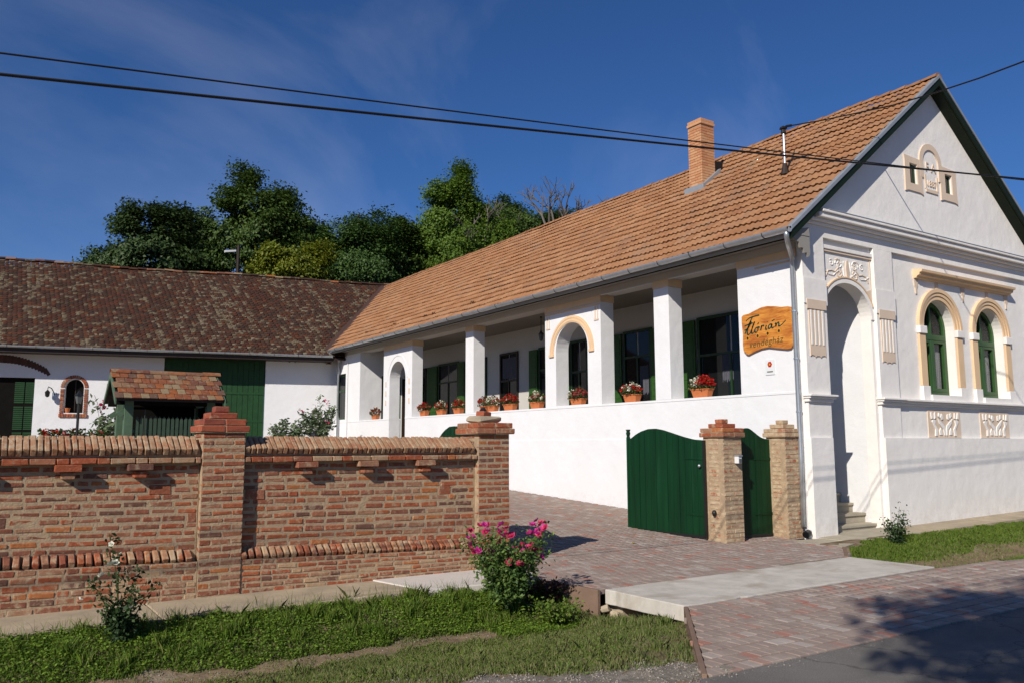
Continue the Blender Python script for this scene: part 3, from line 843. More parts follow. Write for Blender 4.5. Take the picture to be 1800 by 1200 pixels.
# ---- bare path in the ditch, gravel shoulder
def strip_sheet(name, xs_, lo, hi, mat, lift):
    vs = []; fs = []
    K = 7
    for i, a in enumerate(xs_):
        for k in range(K):
            b = lo(a) + (hi(a) - lo(a)) * k / (K - 1)
            vs.append((a, b, float(verge_z(a, b)) + lift * (1 if 0 < k < K - 1 else -1.5)))
    for i in range(len(xs_) - 1):
        for k in range(K - 1):
            q = i * K + k
            fs.append((q, q + K, q + K + 1, q + 1))
    return np_obj(name, vs, fs, mat, kind="structure", smooth=True)
strip_sheet("dirt_path", np.arange(-3, 6.5, 0.12), lambda a: 7.80 + 0.05 * math.sin(2 * a) - max(0, a - 5) * .2, lambda a: (8.16 if a < 5 else 8.16 - 0.35 * (a - 5)) + 0.05 * math.sin(2.6 * a), DRYSOIL, 0.004)
strip_sheet("dirt_path", np.arange(11.7, 24, 0.15), lambda a: 6.75 + 0.08 * math.sin(2 * a), lambda a: 8.05 + 0.1 * math.sin(2.1 * a), DRYSOIL, 0.003)
sh_xs = np.arange(-3, 5.3, 0.12)
strip_sheet("road_shoulder", sh_xs, lambda a: 4.70, lambda a: min(6.25, max(4.85, 6.18 - 0.40 * (a - 2.6))) + 0.05 * math.sin(4 * a), SHOULDER, 0.006)
def pebbles(name, x, y, smin, smax, mat, zf):
    m = len(x)
    oct_v = np.array([(1, 0, 0), (-1, 0, 0), (0, 1, 0), (0, -1, 0), (0, 0, 1), (0, 0, -1)], float)
    oct_f = np.array([(0, 2, 4), (2, 1, 4), (1, 3, 4), (3, 0, 4), (2, 0, 5), (1, 2, 5), (3, 1, 5), (0, 3, 5)])
    s = rng.uniform(smin, smax, m)
    v = oct_v[None] * (s[:, None, None] * rng.uniform(0.6, 1.3, (m, 6, 1))) * np.array([1, 1, 0.6]) + rng.normal(size=(m, 6, 3)) * (s * 0.12)[:, None, None]
    v += np.stack([x, y, zf(x, y) + s * 0.2], 1)[:, None]
    return np_obj(name, v.reshape(-1, 3), (oct_f[None] + (np.arange(m) * 6)[:, None, None]).reshape(-1, 3), mat, kind="stuff")
x, y = scatter(9000, 0.8, 5.2, 4.6, 6.4, lambda a, b: (b < 6.3 - 0.40 * (a - 2.6)) & (rng.random(len(a)) < 0.8))
tag(pebbles("gravel", x, y, 0.004, 0.014, STONE, lambda a, b: verge_z(a, b) + 0.004), "loose grey gravel along the road shoulder", "gravel")
x, y = scatter(2600, 0, 6.3, 7.5, 8.4, lambda a, b: rng.random(len(a)) < 0.6)
tag(pebbles("gravel", x, y, 0.004, 0.012, STONE, lambda a, b: verge_z(a, b) + 0.004), "scattered pebbles on the bare ditch path", "gravel")
x, y = scatter(1500, 4.9, 12, 4.35, 4.9, lambda a, b: rng.random(len(a)) < np.exp(-((b - 4.74) / 0.12) ** 2))
tag(pebbles("gravel", x, y, 0.003, 0.010, STONE, lambda a, b: -0.085 + 0 * a), "grit gathered along the asphalt edge", "gravel")

# ================================================================== brick garden wall, piers and gates
CH = 0.0795                                     # one course
def ledge_z(x): return 0.575 - 0.0285 * x
BAND = 1.50
def wall_segment(name, label, xa, xb, corbels):
    t = thing(name, label, "wall", ((xa + xb) / 2, 10.25, 0), "brick garden wall panels")
    # mortar body: plinth, panel, coping
    mb = MB()
    mb.add([(xa, 10.012, -0.15), (xb, 10.012, -0.15), (xb, 10.44, -0.15), (xa, 10.44, -0.15),
            (xa, 10.012, ledge_z(xa) - 0.11), (xb, 10.012, ledge_z(xb) - 0.11), (xb, 10.44, ledge_z(xb) - 0.11), (xa, 10.44, ledge_z(xa) - 0.11)],
           [(3, 2, 1, 0), (4, 5, 6, 7), (0, 1, 5, 4), (1, 2, 6, 5), (2, 3, 7, 6), (3, 0, 4, 7)])
    mb.prism([(10.1055, 0.2), (10.44, 0.2), (10.44, 1.60), (10.1055, 1.60)], GX, xa, xb)
    mb.prism([(10.06, 1.585), (10.50, 1.585), (10.47, 1.66), (10.28, 1.80), (10.09, 1.66)], GX, xa, xb)
    mb.build("mortar", MORTAR, t)
    # plinth courses
    nb = 6
    for r in range(nb):
        off = -random.uniform(0.02, 0.13) if r % 2 else -0.005
        x = xa + off
        while x < xb - 0.02:
            L = random.choice([0.24, 0.25, 0.26, 0.13, 0.19])
            x1 = min(x + L, xb - 0.004); x0 = max(x, xa + 0.004)
            if x1 - x0 > 0.045:
                xm = (x0 + x1) / 2
                top = ledge_z(xm) - 0.11
                h = (top + 0.02) / nb
                brick(t, (xm, 10.065 + random.uniform(-.003, .004), -0.02 + (r + 0.5) * h), (x1 - x0 - 0.016, 0.12, h - 0.019), BRICK_PALE if random.random() < .6 else BRICK,
                      (random.uniform(-.01, .01), random.uniform(-.006, .006) + 0.028, random.uniform(-.01, .01)))
            x += L + 0.004
    # sloping ledge of rowlock bricks
    x = xa + 0.035
    while x < xb - 0.03:
        zc = ledge_z(x)
        brick(t, (x, 10.065, zc - 0.055 + random.uniform(-.004, .004)), (0.062 + random.uniform(-.005, .005), 0.15, 0.095), random.choice((BRICK, BRICK_PALE, BRICK_PALE, BRICK_CAP)),
              (math.radians(38 + random.uniform(-7, 7)), random.uniform(-.08, .08), random.uniform(-.06, .06)))
        x += 0.084 + random.uniform(-.006, .006)
    # panel courses between ledge and band
    nc = 12
    for r in range(nc):
        x = xa - (random.uniform(0.08, 0.15) if r % 2 else random.uniform(0, 0.03))
        while x < xb - 0.02:
            q = random.random()
            L = 0.265 if q < 0.72 else (0.13 if q < 0.88 else 0.20)
            x1 = min(x + L, xb - 0.003); x0 = max(x, xa + 0.003)
            if x1 - x0 > 0.05:
                xm = (x0 + x1) / 2
                zb = ledge_z(xm) + 0.005; h = (BAND - zb) / nc
                big = (random.random() < 0.02 and 1 < r < nc - 3)
                brick(t, (xm, 10.1595 + random.uniform(-.005, .0015), zb + (r + 0.5) * h + random.uniform(-.003, .003)), (x1 - x0 - random.uniform(0.014, 0.034), 0.115, (1.75 if big else 1.0) * h - random.uniform(0.022, 0.040)), BRICK,
                      (random.uniform(-.012, .012), random.uniform(-.016, .016) + 0.02 * (1 - r / nc), random.uniform(-.012, .012)))
            x += L + 0.004
    # projecting band course
    x = xa - 0.05
    while x < xb - 0.02:
        L = random.choice([0.25, 0.26, 0.13])
        x1 = min(x + L, xb - 0.003); x0 = max(x, xa + 0.003)
        if x1 - x0 > 0.04:
            brick(t, ((x0 + x1) / 2, 10.092 + random.uniform(-.004, .004), 1.545), (x1 - x0 - 0.012, 0.175, 0.062), BRICK_CAP if random.random() < .4 else BRICK, (0, random.uniform(-.008, .008), 0))
        x += L
    # corbels: a stretcher over a half brick
    for cx in corbels:
        brick(t, (cx, 10.062, 1.473), (0.26, 0.22, 0.074), BRICK, (0, random.uniform(-.02, .02), random.uniform(-.03, .03)))
        brick(t, (cx + 0.005, 10.075, 1.394), (0.13, 0.17, 0.074), BRICK, (0, random.uniform(-.03, .03), random.uniform(-.04, .04)))
    # coping: rowlock bricks leaning to both sides
    x = xa + 0.04
    while x < xb - 0.03:
        w = 0.053 + random.uniform(-.005, .005)
        brick(t, (x, 10.130 + random.uniform(-.006, .006), 1.715 + random.uniform(-.005, .005)), (w, 0.275, 0.085), BRICK_CAP, (math.radians(33 + random.uniform(-3, 3)), random.uniform(-.05, .05), random.uniform(-.02, .02)))
        x += 0.065
    x = xa + 0.04
    while x < xb - 0.03:
        brick(t, (x, 10.400, 1.715), (0.068, 0.275, 0.085), BRICK_CAP, (math.radians(-33), 0, 0), name="coping_brick")
        x += 0.158
    return t
wall_segment("brick_wall", "brick wall panel at the picture's left end, white rose before it", -1.2, 2.29, (0.02, 0.925, 1.635))
wall_segment("brick_wall", "brick wall panel between the two wall piers with three corbels", 2.78, 6.01, (3.545, 4.355, 5.19))

def pier(name, label, x0, x1, y0, y1, ztop, mat, caps, cat="pier", capmat=None, group=None, zb=0.0, core=0.006):
    """a square brick pier: mortar core, coursed bricks on all four faces, corbelled cap"""
    t = thing(name, label, cat, ((x0 + x1) / 2, (y0 + y1) / 2, zb), group)
    MB().box(x0 + core, x1 - core, y0 + core, y1 - core, zb - 0.1, ztop).build("mortar", MORTAR, t)
    n = int(round((ztop - zb) / CH)); h = (ztop - zb) / n
    W, D = x1 - x0, y1 - y0
    for r in range(n):
        z = zb + (r + 0.5) * h
        bz = h - random.uniform(0.020, 0.036)
        if r % 2 == 0:
            cuts = (x0, x0 + W * random.uniform(.46, .54), x1); cut2 = (y0 + 0.118, y1 - 0.118)
        else:
            cuts = (x0 + 0.118, x1 - 0.118) if W < 0.30 else (x0, x0 + W * 0.27, x0 + W * 0.73, x1); cut2 = (y0 + 0.118, (y0 + y1) / 2, y1 - 0.118)
        for yy, s in ((y0, 1), (y1, -1)):
            for a, b in zip(cuts[:-1], cuts[1:]):
                brick(t, ((a + b) / 2, yy + s * 0.056 + random.uniform(-.003, .003), z + random.uniform(-.003, .003)), (b - a - 0.014, 0.11, bz), mat, (0, random.uniform(-.012, .012), random.uniform(-.012, .012)))
        for xx, s in ((x0, 1), (x1, -1)):
            for a, b in zip(cut2[:-1], cut2[1:]):
                brick(t, (xx + s * 0.056 + random.uniform(-.003, .003), (a + b) / 2, z + random.uniform(-.003, .003)), (0.11, b - a - 0.014, bz), mat, (random.uniform(-.012, .012), 0, random.uniform(-.012, .012)))
    cx, cy = (x0 + x1) / 2, (y0 + y1) / 2
    z = ztop
    for (w, d, hh, split) in caps:
        MB().box(cx - w / 2 + .012, cx + w / 2 - .012, cy - d / 2 + .012, cy + d / 2 - .012, z - 0.001, z + hh - 0.004).build("cap_mortar", MORTAR, t)
        if split == 1:
            brick(t, (cx, cy, z + hh / 2), (w, d, hh - 0.008), capmat or mat, (0, 0, random.uniform(-.03, .03)))
        else:
            for a in range(split):
                off = random.uniform(-0.03, 0.03) if a else 0
                for yy in (-1, 1):
                    bw = w / split
                    brick(t, (cx - w / 2 + (a + .5) * bw, cy + yy * d / 4, z + hh / 2), (bw - 0.010, d / 2 - 0.008, hh - 0.010), capmat or mat, (0, random.uniform(-.01, .01), random.uniform(-.01, .01)))
        z += hh
    return t, z
STEP4 = lambda s: [(0.57 * s, 0.57 * s, 0.080, 2), (0.50 * s, 0.50 * s, 0.078, 2), (0.32 * s, 0.32 * s, 0.078, 1), (0.165 * s, 0.165 * s, 0.078, 1)]
pier("brick_pier", "brick pier with red stepped pyramid cap between the wall panels", 2.29, 2.78, 9.99, 10.48, 1.865, BRICK, STEP4(1.0), capmat=BRICK_RED, group="brick piers of wall and gates")
pp, ztop = pier("brick_pier", "brick pier at the wall's end beside the drive, broken mortar cap", 6.01, 6.53, 9.99, 10.51, 1.865, BRICK, [(0.64, 0.64, 0.082, 2), (0.60, 0.60, 0.080, 2)], capmat=BRICK, group="brick piers of wall and gates")
me = cbox_mesh("cap", 0.38, 0.38, 0.10, 0.03, OLDCONC, 0.012); o = bpy.data.objects.new("mortar_cap", me); put(o, pp, (6.25, 10.25, ztop + 0.045))
brick(pp, (6.245, 10.24, ztop + 0.125), (0.17, 0.15, 0.07), BRICK_RED, (0, 0.1, 0.3))
MB().lathe([(0.05, 0), (0.055, 0.03), (0.03, 0.055), (0.03, 0.075)], (6.23, 10.23, ztop + 0.15), 10).build("lamp_socket", BLACK, pp)
GP = [(0.58, 0.58, 0.082, 2), (0.545, 0.545, 0.080, 2), (0.34, 0.34, 0.080, 1), (0.165, 0.165, 0.080, 1)]
gp1, _z = pier("brick_gate_pier", "sandy brick gate pier between big gate leaf and wicket, small lamp on it", 11.12, 11.60, 10.15, 10.63, 1.84, BRICK_SAND, GP, capmat=BRICK, group="brick piers of wall and gates")
gp2, _z = pier("brick_gate_pier", "sandy brick gate pier standing against the house corner", 12.62, 13.04, 10.02, 10.46, 1.84, BRICK_SAND, [(0.51, 0.53, 0.082, 2), (0.48, 0.50, 0.080, 2), (0.32, 0.32, 0.080, 1), (0.165, 0.165, 0.080, 1)], capmat=BRICK_SAND, group="brick piers of wall and gates")
# pier fittings
lamp = thing("pier_lamp", "small white box lamp on the front of the gate pier", "lamp", (11.45, 10.12, 1.43))
MB().box(11.385, 11.475, 10.05, 10.145, 1.375, 1.50).build("housing", PLASTIC, lamp, bevel=0.008)
MB().prism([(11.38, 1.50), (11.48, 1.50), (11.47, 1.525), (11.39, 1.525)], GY, 10.03, 10.145).build("hood", ZINC, lamp)
MB().box(11.40, 11.46, 10.044, 10.052, 1.385, 1.46).build("lens", LAMPGLASS, lamp)
key = thing("gate_stop", "black oval gate stop on the side of the gate pier", "stop", (11.09, 10.38, 0.51))
MB().lathe([(0.0, -0.055), (0.03, -0.045), (0.045, 0), (0.03, 0.045), (0.0, 0.055)], (11.09, 10.38, 0.51), 12).build("rubber", BLACK, key, smooth=True)
MB().tube([(11.09, 10.38, .51), (11.14, 10.38, .51)], 0.015, 8).build("stem", BLACK, key)
fl = thing("ground_spotlight", "small black round spotlight on the ground at the gate pier", "spotlight", (12.98, 9.86, 0))
MB().tube([(12.86, 9.84, 0.075), (12.98, 9.87, 0.10)], 0.065, 14).build("lamp_head", BLACK, fl)
MB().tube([(12.853, 9.838, 0.0735), (12.864, 9.841, 0.076)], 0.056, 14).build("lens", PANE, fl)
MB().box(12.96, 13.03, 9.84, 9.92, 0.0, 0.16).build("bracket", PLASTIC, fl)

# ---- the green gates
def gate_leaf(name, label, hinge, free, z0, top, thick, nplank, hw_post=True):
    """plank leaf with a curved top; top(s) gives the height along the leaf, s from hinge to free end"""
    a = Vector((hinge[0], hinge[1], 0)); b = Vector((free[0], free[1], 0))
    L = (b - a).length; d = (b - a) / L; nn = Vector((-d.y, d.x, 0))
    t = thing(name, label, "gate", (hinge[0], hinge[1], z0))
    def at(s, z, o): p = a + d * s + nn * o; return (p.x, p.y, z)
    w = L / nplank
    for k in range(nplank):
        s0, s1 = k * w + 0.003, (k + 1) * w - 0.003
        ss = np.linspace(s0, s1, 4)
        poly = [(s0, z0 + .02), (s1, z0 + .02)] + [(s, top(s / L)) for s in ss[::-1]]
        off = random.uniform(-.004, .004)
        MB().prism(poly, lambda p, q, o: at(p, q, o), off, thick + off).build("plank", GATEGREEN, t)
    MB().prism([(0, z0), (L, z0), (L, z0 + 0.045), (0, z0 + 0.045)], lambda p, q, o: at(p, q, o), -0.012, thick + 0.012).build("bottom_rail", BLACK, t)
    for zz in (z0 + 0.35, z0 + 1.35):
        MB().prism([(0.02, zz), (L - 0.02, zz), (L - 0.02, zz + 0.07), (0.02, zz + 0.07)], lambda p, q, o: at(p, q, o), -0.045, -0.005).build("rail", GATEGREEN, t)
    MB().prism([(-0.035, z0), (0.0, z0), (0.0, top(0) + 0.0), (-0.035, top(0) + 0.0)], lambda p, q, o: at(p, q, o), -0.02, thick + 0.02).build("hinge_stile", BLACK, t)
    MB().prism([(0.004, z0 + .05), (L - .004, z0 + .05), (L - .004, min(top(0), top(1)) - .02), (0.004, min(top(0), top(1)) - .02)], lambda p, q, o: at(p, q, o), 0.010, thick - 0.010).build("backing", GATEGREEN, t)
    for zz in (z0 + 0.38, z0 + 1.38):
        MB().prism([(0.0, zz), (0.42, zz + .012), (0.46, zz + .025), (0.42, zz + .038), (0.0, zz + 0.05)], lambda p, q, o: at(p, q, o), thick + 0.006, thick + 0.012).build("strap_hinge", GATEGREEN, t)
    if hw_post:
        MB().prism([(L, z0), (L + 0.05, z0), (L + 0.05, top(1) + .03), (L + .035, top(1) + .07), (L + .055, top(1) + .12), (L + .04, top(1) + .16), (L + .06, top(1) + .20), (L - .01, top(1) + .20), (L + .01, top(1) + .16), (L - .005, top(1) + .12), (L + .015, top(1) + .07), (L, top(1) + .03)],
                   lambda p, q, o: at(p, q, o), -0.01, thick + 0.01).build("meeting_stile", GATEGREEN, t)
    return t, at
def top_big(s):
    return float(np.interp(s, [0, 0.12, 0.25, 0.4, 0.52, 0.62, 0.72, 0.82, 0.9, 0.96, 1.0], [1.785, 1.80, 1.85, 1.925, 1.985, 2.015, 2.01, 1.965, 1.90, 1.835, 1.81]))
g, gat = gate_leaf("plank_gate", "large dark green plank gate leaf standing open, curved top", (11.13, 10.60), (11.00, 12.46), 0.055, top_big, 0.045, 13)
MB().lathe([(0.0, -0.03), (0.025, -0.02), (0.03, 0), (0.025, 0.02), (0, 0.03)], gat(0.06, 1.33, 0.09), 10).build("handle", ZINC, g, smooth=True)
def top_small(s):
    return float(1.80 + 0.21 * math.exp(-((s - 0.55) / 0.26) ** 2))
gate_leaf("plank_gate", "narrow dark green wicket gate between the two gate piers", (12.64, 10.42), (11.61, 10.50), 0.03, top_small, 0.04, 8, False)
def top_left(s): return top_big(s)
gate_leaf("plank_gate", "open dark green gate leaf behind the wall's end pier", (6.50, 10.56), (6.70, 12.40), 0.055, top_left, 0.045, 13, False)

# ================================================================== the house
H = thing("guest_house", "long white gabled house with arcaded gallery and orange tile roof", "house", (13.1, 9.85, 0))
XG = 13.1                                        # gallery front
YF = 9.82                                        # gable pilaster front
YR = 9.90                                        # gable recessed panels
XI = 15.4                                        # inner wall of the gallery
YE = 31.05                                       # end of the open gallery

# ---- gallery, lower wall with the doorway
def door_open(z0): return arch(27.575, 0.675, z0, 4.12, 0.67, 18)
MB().box(XG, XG + 0.45, 9.97, 26.9, -0.2, 2.66).build("wall", WHITE, H)
MB().box(XG, XG + 0.45, 28.25, 34.6, -0.2, 2.66).build("wall", WHITE, H)
plate("plinth", WHITE, H, [(9.975, -0.2), (26.9, -0.2), (26.9, 1.84), (9.975, 1.84)], [], GX, XG - 0.014, XG - 0.001)
MB().box(XG - 0.014, XG - 0.001, 28.25, 34.3, 0.3, 1.84).build("plinth", WHITE, H)
for a, b in ((9.97, 26.9), (28.25, 33.9)):
    MB().box(XG - 0.010, XG + 0.47, a, b, 2.661, 2.715).build("sill", WHITE, H, bevel=0.008)
# ---- piers and columns above the sill
MB().box(XG, XG + 0.45, 9.97, 11.42, 2.716, 5.28).build("pier", WHITE, H)
for k, (a, b) in enumerate(((13.44, 13.93), (22.10, 22.59))):
    MB().box(XG, XG + 0.42, a, b, 2.716, 5.27).build("column", WHITE, H, bevel=0.01)
    MB().box(XG - 0.012, XG + 0.44, a - 0.012, b + 0.012, 5.271, 5.448).build("capital", TAN, H, bevel=0.006)
plate("arch_pier", WHITE, H, [(15.85, 2.716), (18.24, 2.716), (18.24, 5.27), (15.85, 5.27)], [[(p[0], max(p[1], 2.72)) for p in arch(17.07, 0.68, 2.74, 4.20, 0.69, 20)]], GX, XG, XG + 0.42)
MB().box(XG - 0.012, XG + 0.44, 15.84, 18.25, 5.271, 5.448).build("capital", TAN, H, bevel=0.006)
MB().prism([(28.25, 2.716), (28.79, 2.716), (28.79, 5.24), (26.37, 5.24), (26.37, 2.716), (26.90, 2.716)] + [(27.575 + 0.675 * math.cos(t), 4.12 + 0.67 * math.sin(t)) for t in np.linspace(math.pi, 0, 21)], GX, XG, XG + 0.42).build("arch_pier", WHITE, H)
MB().box(XG - 0.012, XG + 0.44, 26.36, 28.80, 5.241, 5.448).build("capital", TAN, H, bevel=0.006)
# ochre arch band and small pendants on the middle arch pier
for r0, r1, d in ((0.77, 0.95, 0.022), (0.80, 0.83, 0.032), (0.88, 0.91, 0.032)):
    MB().prism(ring(17.07, r0, r1, 4.13, 1.0, 1.0, 28), GX, XG - d, XG - 0.0005).build("arch_moulding", TAN, H)
for s in (-1, 1):
    MB().box(XG - 0.045, XG - 0.0005, 17.07 + s * 0.86 - 0.10, 17.07 + s * 0.86 + 0.10, 4.06, 4.128).build("impost", TAN, H, bevel=0.006)
    for q in (-0.05, 0.05):
        MB().box(XG - 0.014, XG - 0.0005, 17.045 + s * 1.04 + q - 0.016, 17.045 + s * 1.04 + q + 0.016, 4.86, 5.18).build("pendant_moulding", TAN_PALE, H)
    MB().box(XG - 0.020, XG - 0.0005, 17.045 + s * 1.04 - 0.085, 17.045 + s * 1.04 + 0.085, 4.82, 4.858).build("pendant_moulding", TAN_PALE, H)
MB().box(XG - 0.016, XG - 0.0005, 15.87, 18.22, 5.20, 5.25).build("moulding", TAN, H)
for r0, r1 in ((0.80, 0.86),):
    MB().prism(ring(27.575, r0, r1, 4.15, 1.05, 1.05, 24), GX, XG - 0.014, XG - 0.0005).build("arch_moulding", WHITE, H)
for s in (-1, 1):
    for zz in (3.2, 3.55, 3.9):
        MB().box(XG - 0.012, XG - 0.0005, 27.575 + s * 0.98 - 0.05, 27.575 + s * 0.98 + 0.05, zz, zz + 0.2).build("relief", TAN_PALE, H, bevel=0.01)
MB().box(XG - 0.016, XG - 0.0005, 26.40, 28.76, 5.14, 5.20).build("moulding", WHITE, H)
MB().box(XG - 0.012, XG + 0.46, 9.955, 11.43, 5.281, 5.448).build("capital", TAN, H, bevel=0.006)
MB().box(XG - 0.016, XG - 0.0005, 10.0, 10.95, 5.205, 5.24).build("moulding", TAN, H)
# far closed part of the front, with its window
plate("wall", WHITE, H, [(YE, 2.716), (34.6, 2.716), (34.6, 5.448), (YE, 5.448)], [[(32.56, 2.80), (33.60, 2.80), (33.60, 4.72), (32.56, 4.72)]], GX, XG, XG + 0.45)
plate("wall", WHITE, H, [(XG + 0.451, 1.6), (XI, 1.6), (XI, 5.55), (XG + 0.451, 5.55)], [[(14.05, 1.86), (14.95, 1.86), (14.95, 4.55), (14.05, 4.55)]], GY, YE, YE + 0.3)
MB().box(14.97, 15.32, YE - 0.05, YE - 0.002, 1.86, 4.45).build("door", BROWNWOOD, H)  # dark panel painted in for the darkness of the open leaf
dr = MB().box(14.07, 14.93, YE + 0.05, YE + 0.10, 1.86, 4.53).build("door", SHUTGREEN, H)
MB().box(14.15, 14.85, YE + 0.035, YE + 0.049, 3.4, 4.3).build("panel", SHUTGREEN, dr)
MB().box(14.15, 14.85, YE + 0.035, YE + 0.049, 2.1, 3.2).build("panel", SHUTGREEN, dr)
# beam, ceiling, floor, inner wall
MB().box(XG, XG + 0.45, 9.97, 34.6, 5.449, 5.66).build("beam", GALLERY_SHADE, H)  # white beam in the darkened whitewash, eave shade put into its colour
for a, b in ((11.43, 13.42), (13.95, 15.83)):
    MB().box(XG - 0.02, XG + 0.02, a + .01, b - .01, 5.425, 5.448).build("white_strip", PLASTIC, H)  # thin white strip along the beam's lower edge
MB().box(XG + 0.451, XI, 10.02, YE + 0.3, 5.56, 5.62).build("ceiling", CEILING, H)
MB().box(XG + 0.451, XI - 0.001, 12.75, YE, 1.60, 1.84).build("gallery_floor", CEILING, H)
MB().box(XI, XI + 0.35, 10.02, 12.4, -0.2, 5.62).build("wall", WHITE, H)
MB().box(XI, XI + 0.35, 12.4, 36.0, -0.2, 5.62).build("wall", GALLERY_SHADE, H)  # same white wall, toned darker for the gallery shade

# ---- doors and windows on the inner wall
def casement(y0, y1, z0, z1, mat, shutters=(), curtain=None, panels=0.0, name="window", bars=1):
    w = MB().box(XI - 0.050, XI - 0.001, y0, y1, z0, z1)
    fr = MB()
    t = 0.075
    fr.box(XI - 0.06, XI - 0.002, y0, y0 + t, z0, z1); fr.box(XI - 0.06, XI - 0.002, y1 - t, y1, z0, z1)
    fr.box(XI - 0.06, XI - 0.002, y0 + t, y1 - t, z1 - t, z1); fr.box(XI - 0.06, XI - 0.002, y0 + t, y1 - t, z0, z0 + t + panels)
    o = fr.build(name, mat, H)
    zt = z0 + (z1 - z0) * 0.68
    ym = (y0 + y1) / 2
    zb = z0 + t + panels
    for a, b in ((y0 + t, ym - 0.03), (ym + 0.03, y1 - t)):
        for c, d in ((zb, zt - 0.03), (zt + 0.03, z1 - t)):
            MB().box(XI - 0.022, XI - 0.012, a, b, c, d).build("pane", PANE, o)
    MB().box(XI - 0.055, XI - 0.003, y0 + t, y1 - t, zt - 0.029, zt + 0.029).build("transom", mat, o)
    MB().box(XI - 0.052, XI - 0.004, ym - 0.029, ym + 0.029, zb, zt - 0.03).build("mullion", mat, o)
    if curtain:
        ca, cb, cz0, cz1 = curtain
        k = 24; ys = np.linspace(ca, cb, k)
        vs = [(XI - 0.028 - 0.008 * math.sin(j * 1.9), y, cz0 + (0.04 * math.sin(j * 1.3))) for j, y in enumerate(ys)] + [(XI - 0.028 - 0.006 * math.sin(j * 1.9), y, cz1) for j, y in enumerate(ys)]
        MB().add(vs, [(j, j + 1, j + 1 + k, j + k) for j in range(k - 1)]).build("curtain", LACE_DIM, o)
    for (a, b, ang) in shutters:
        sh = MB(); sh.box(XI - 0.10, XI - 0.062, a, b, z0, z1 - 0.05)
        s = sh.build("shutter", SHUTGREEN if mat is not BROWNWOOD else BROWNWOOD, o)
        n = 12
        for j in range(n):
            zz = z0 + 0.12 + j * (z1 - z0 - 0.3) / n
            MB().box(XI - 0.112, XI - 0.101, a + 0.06, b - 0.06, zz, zz + (z1 - z0 - 0.3) / n * 0.7).build("shutter", SHUTGREEN, o)
    return o
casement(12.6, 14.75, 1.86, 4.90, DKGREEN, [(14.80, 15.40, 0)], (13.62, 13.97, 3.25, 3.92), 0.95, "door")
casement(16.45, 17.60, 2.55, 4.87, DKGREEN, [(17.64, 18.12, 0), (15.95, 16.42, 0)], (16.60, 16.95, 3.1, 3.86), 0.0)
casement(19.22, 20.05, 1.86, 4.87, DKGREEN, [(20.08, 20.45, 0)], None, 1.0, "door")
casement(21.0, 21.75, 2.55, 4.84, DKGREEN, [(21.78, 22.24, 0)], None, 0.0)
casement(22.98, 24.10, 1.86, 4.86, BROWNWOOD, [], (23.10, 23.95, 3.95, 4.68), 0.9, "door")
casement(27.02, 28.60, 2.55, 4.86, DKGREEN, [(26.50, 26.99, 0), (28.63, 29.45, 0)], None, 0.0)
casement(29.66, 30.55, 1.86, 4.82, BROWNWOOD, [], None, 0.9, "door")
casement(25.0, 25.9, 2.55, 4.84, DKGREEN, [], None, 0.0)
# far front window
o = MB().box(XG + 0.10, XG + 0.16, 32.57, 32.66, 2.81, 4.71).box(XG + 0.10, XG + 0.16, 33.50, 33.59, 2.81, 4.71).box(XG + 0.10, XG + 0.16, 32.66, 33.50, 4.62, 4.71).box(XG + 0.10, XG + 0.16, 32.66, 33.50, 2.81, 2.90).box(XG + 0.10, XG + 0.16, 32.66, 33.50, 3.95, 4.05).build("window", DKGREEN, H)
MB().box(XG + 0.125, XG + 0.135, 32.66, 33.50, 2.90, 3.95).build("pane", PANE, o)
MB().box(XG + 0.125, XG + 0.135, 32.66, 33.50, 4.05, 4.62).build("pane", PANE, o)
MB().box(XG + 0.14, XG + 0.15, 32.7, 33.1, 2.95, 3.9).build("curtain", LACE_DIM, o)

# ---- the gable front
def X(v): return v
RX, RZ, RS = 17.97, 9.99, 0.79                  # ridge and pitch
XR = 22.62                                       # right corner
# recessed skin with its openings
holes = [arch(14.55, 0.775, 0.02, 4.22, 0.68, 24)]
for cx in (17.85, 20.0):
    holes.append(arch(cx, 0.62, 2.76, 4.24, 0.62, 20))
plate("wall", WHITE_GABLE, H, [(13.12, -0.15), (XR - .02, -0.15), (XR - .02, 5.94), (13.12, 5.94)], holes, GY, YR, YR + 0.24)
gz = lambda x: RZ - 0.22 - RS * abs(x - RX)
attic = [[(a, 7.40), (b, 7.40), (b, 7.86), (a, 7.86)] for a, b in ((16.98, 17.28), (18.40, 18.70))]
plate("wall", WHITE_GABLE, H, [(13.10, 5.941), (XR, 5.941), (XR, gz(XR)), (RX, gz(RX)), (13.10, gz(13.10))], attic, GY, YF + 0.03, YR + 0.24)
# frieze
MB().box(13.10, XR, YF, YR - 0.001, 5.72, 5.939).build("frieze", WHITE_GABLE, H)
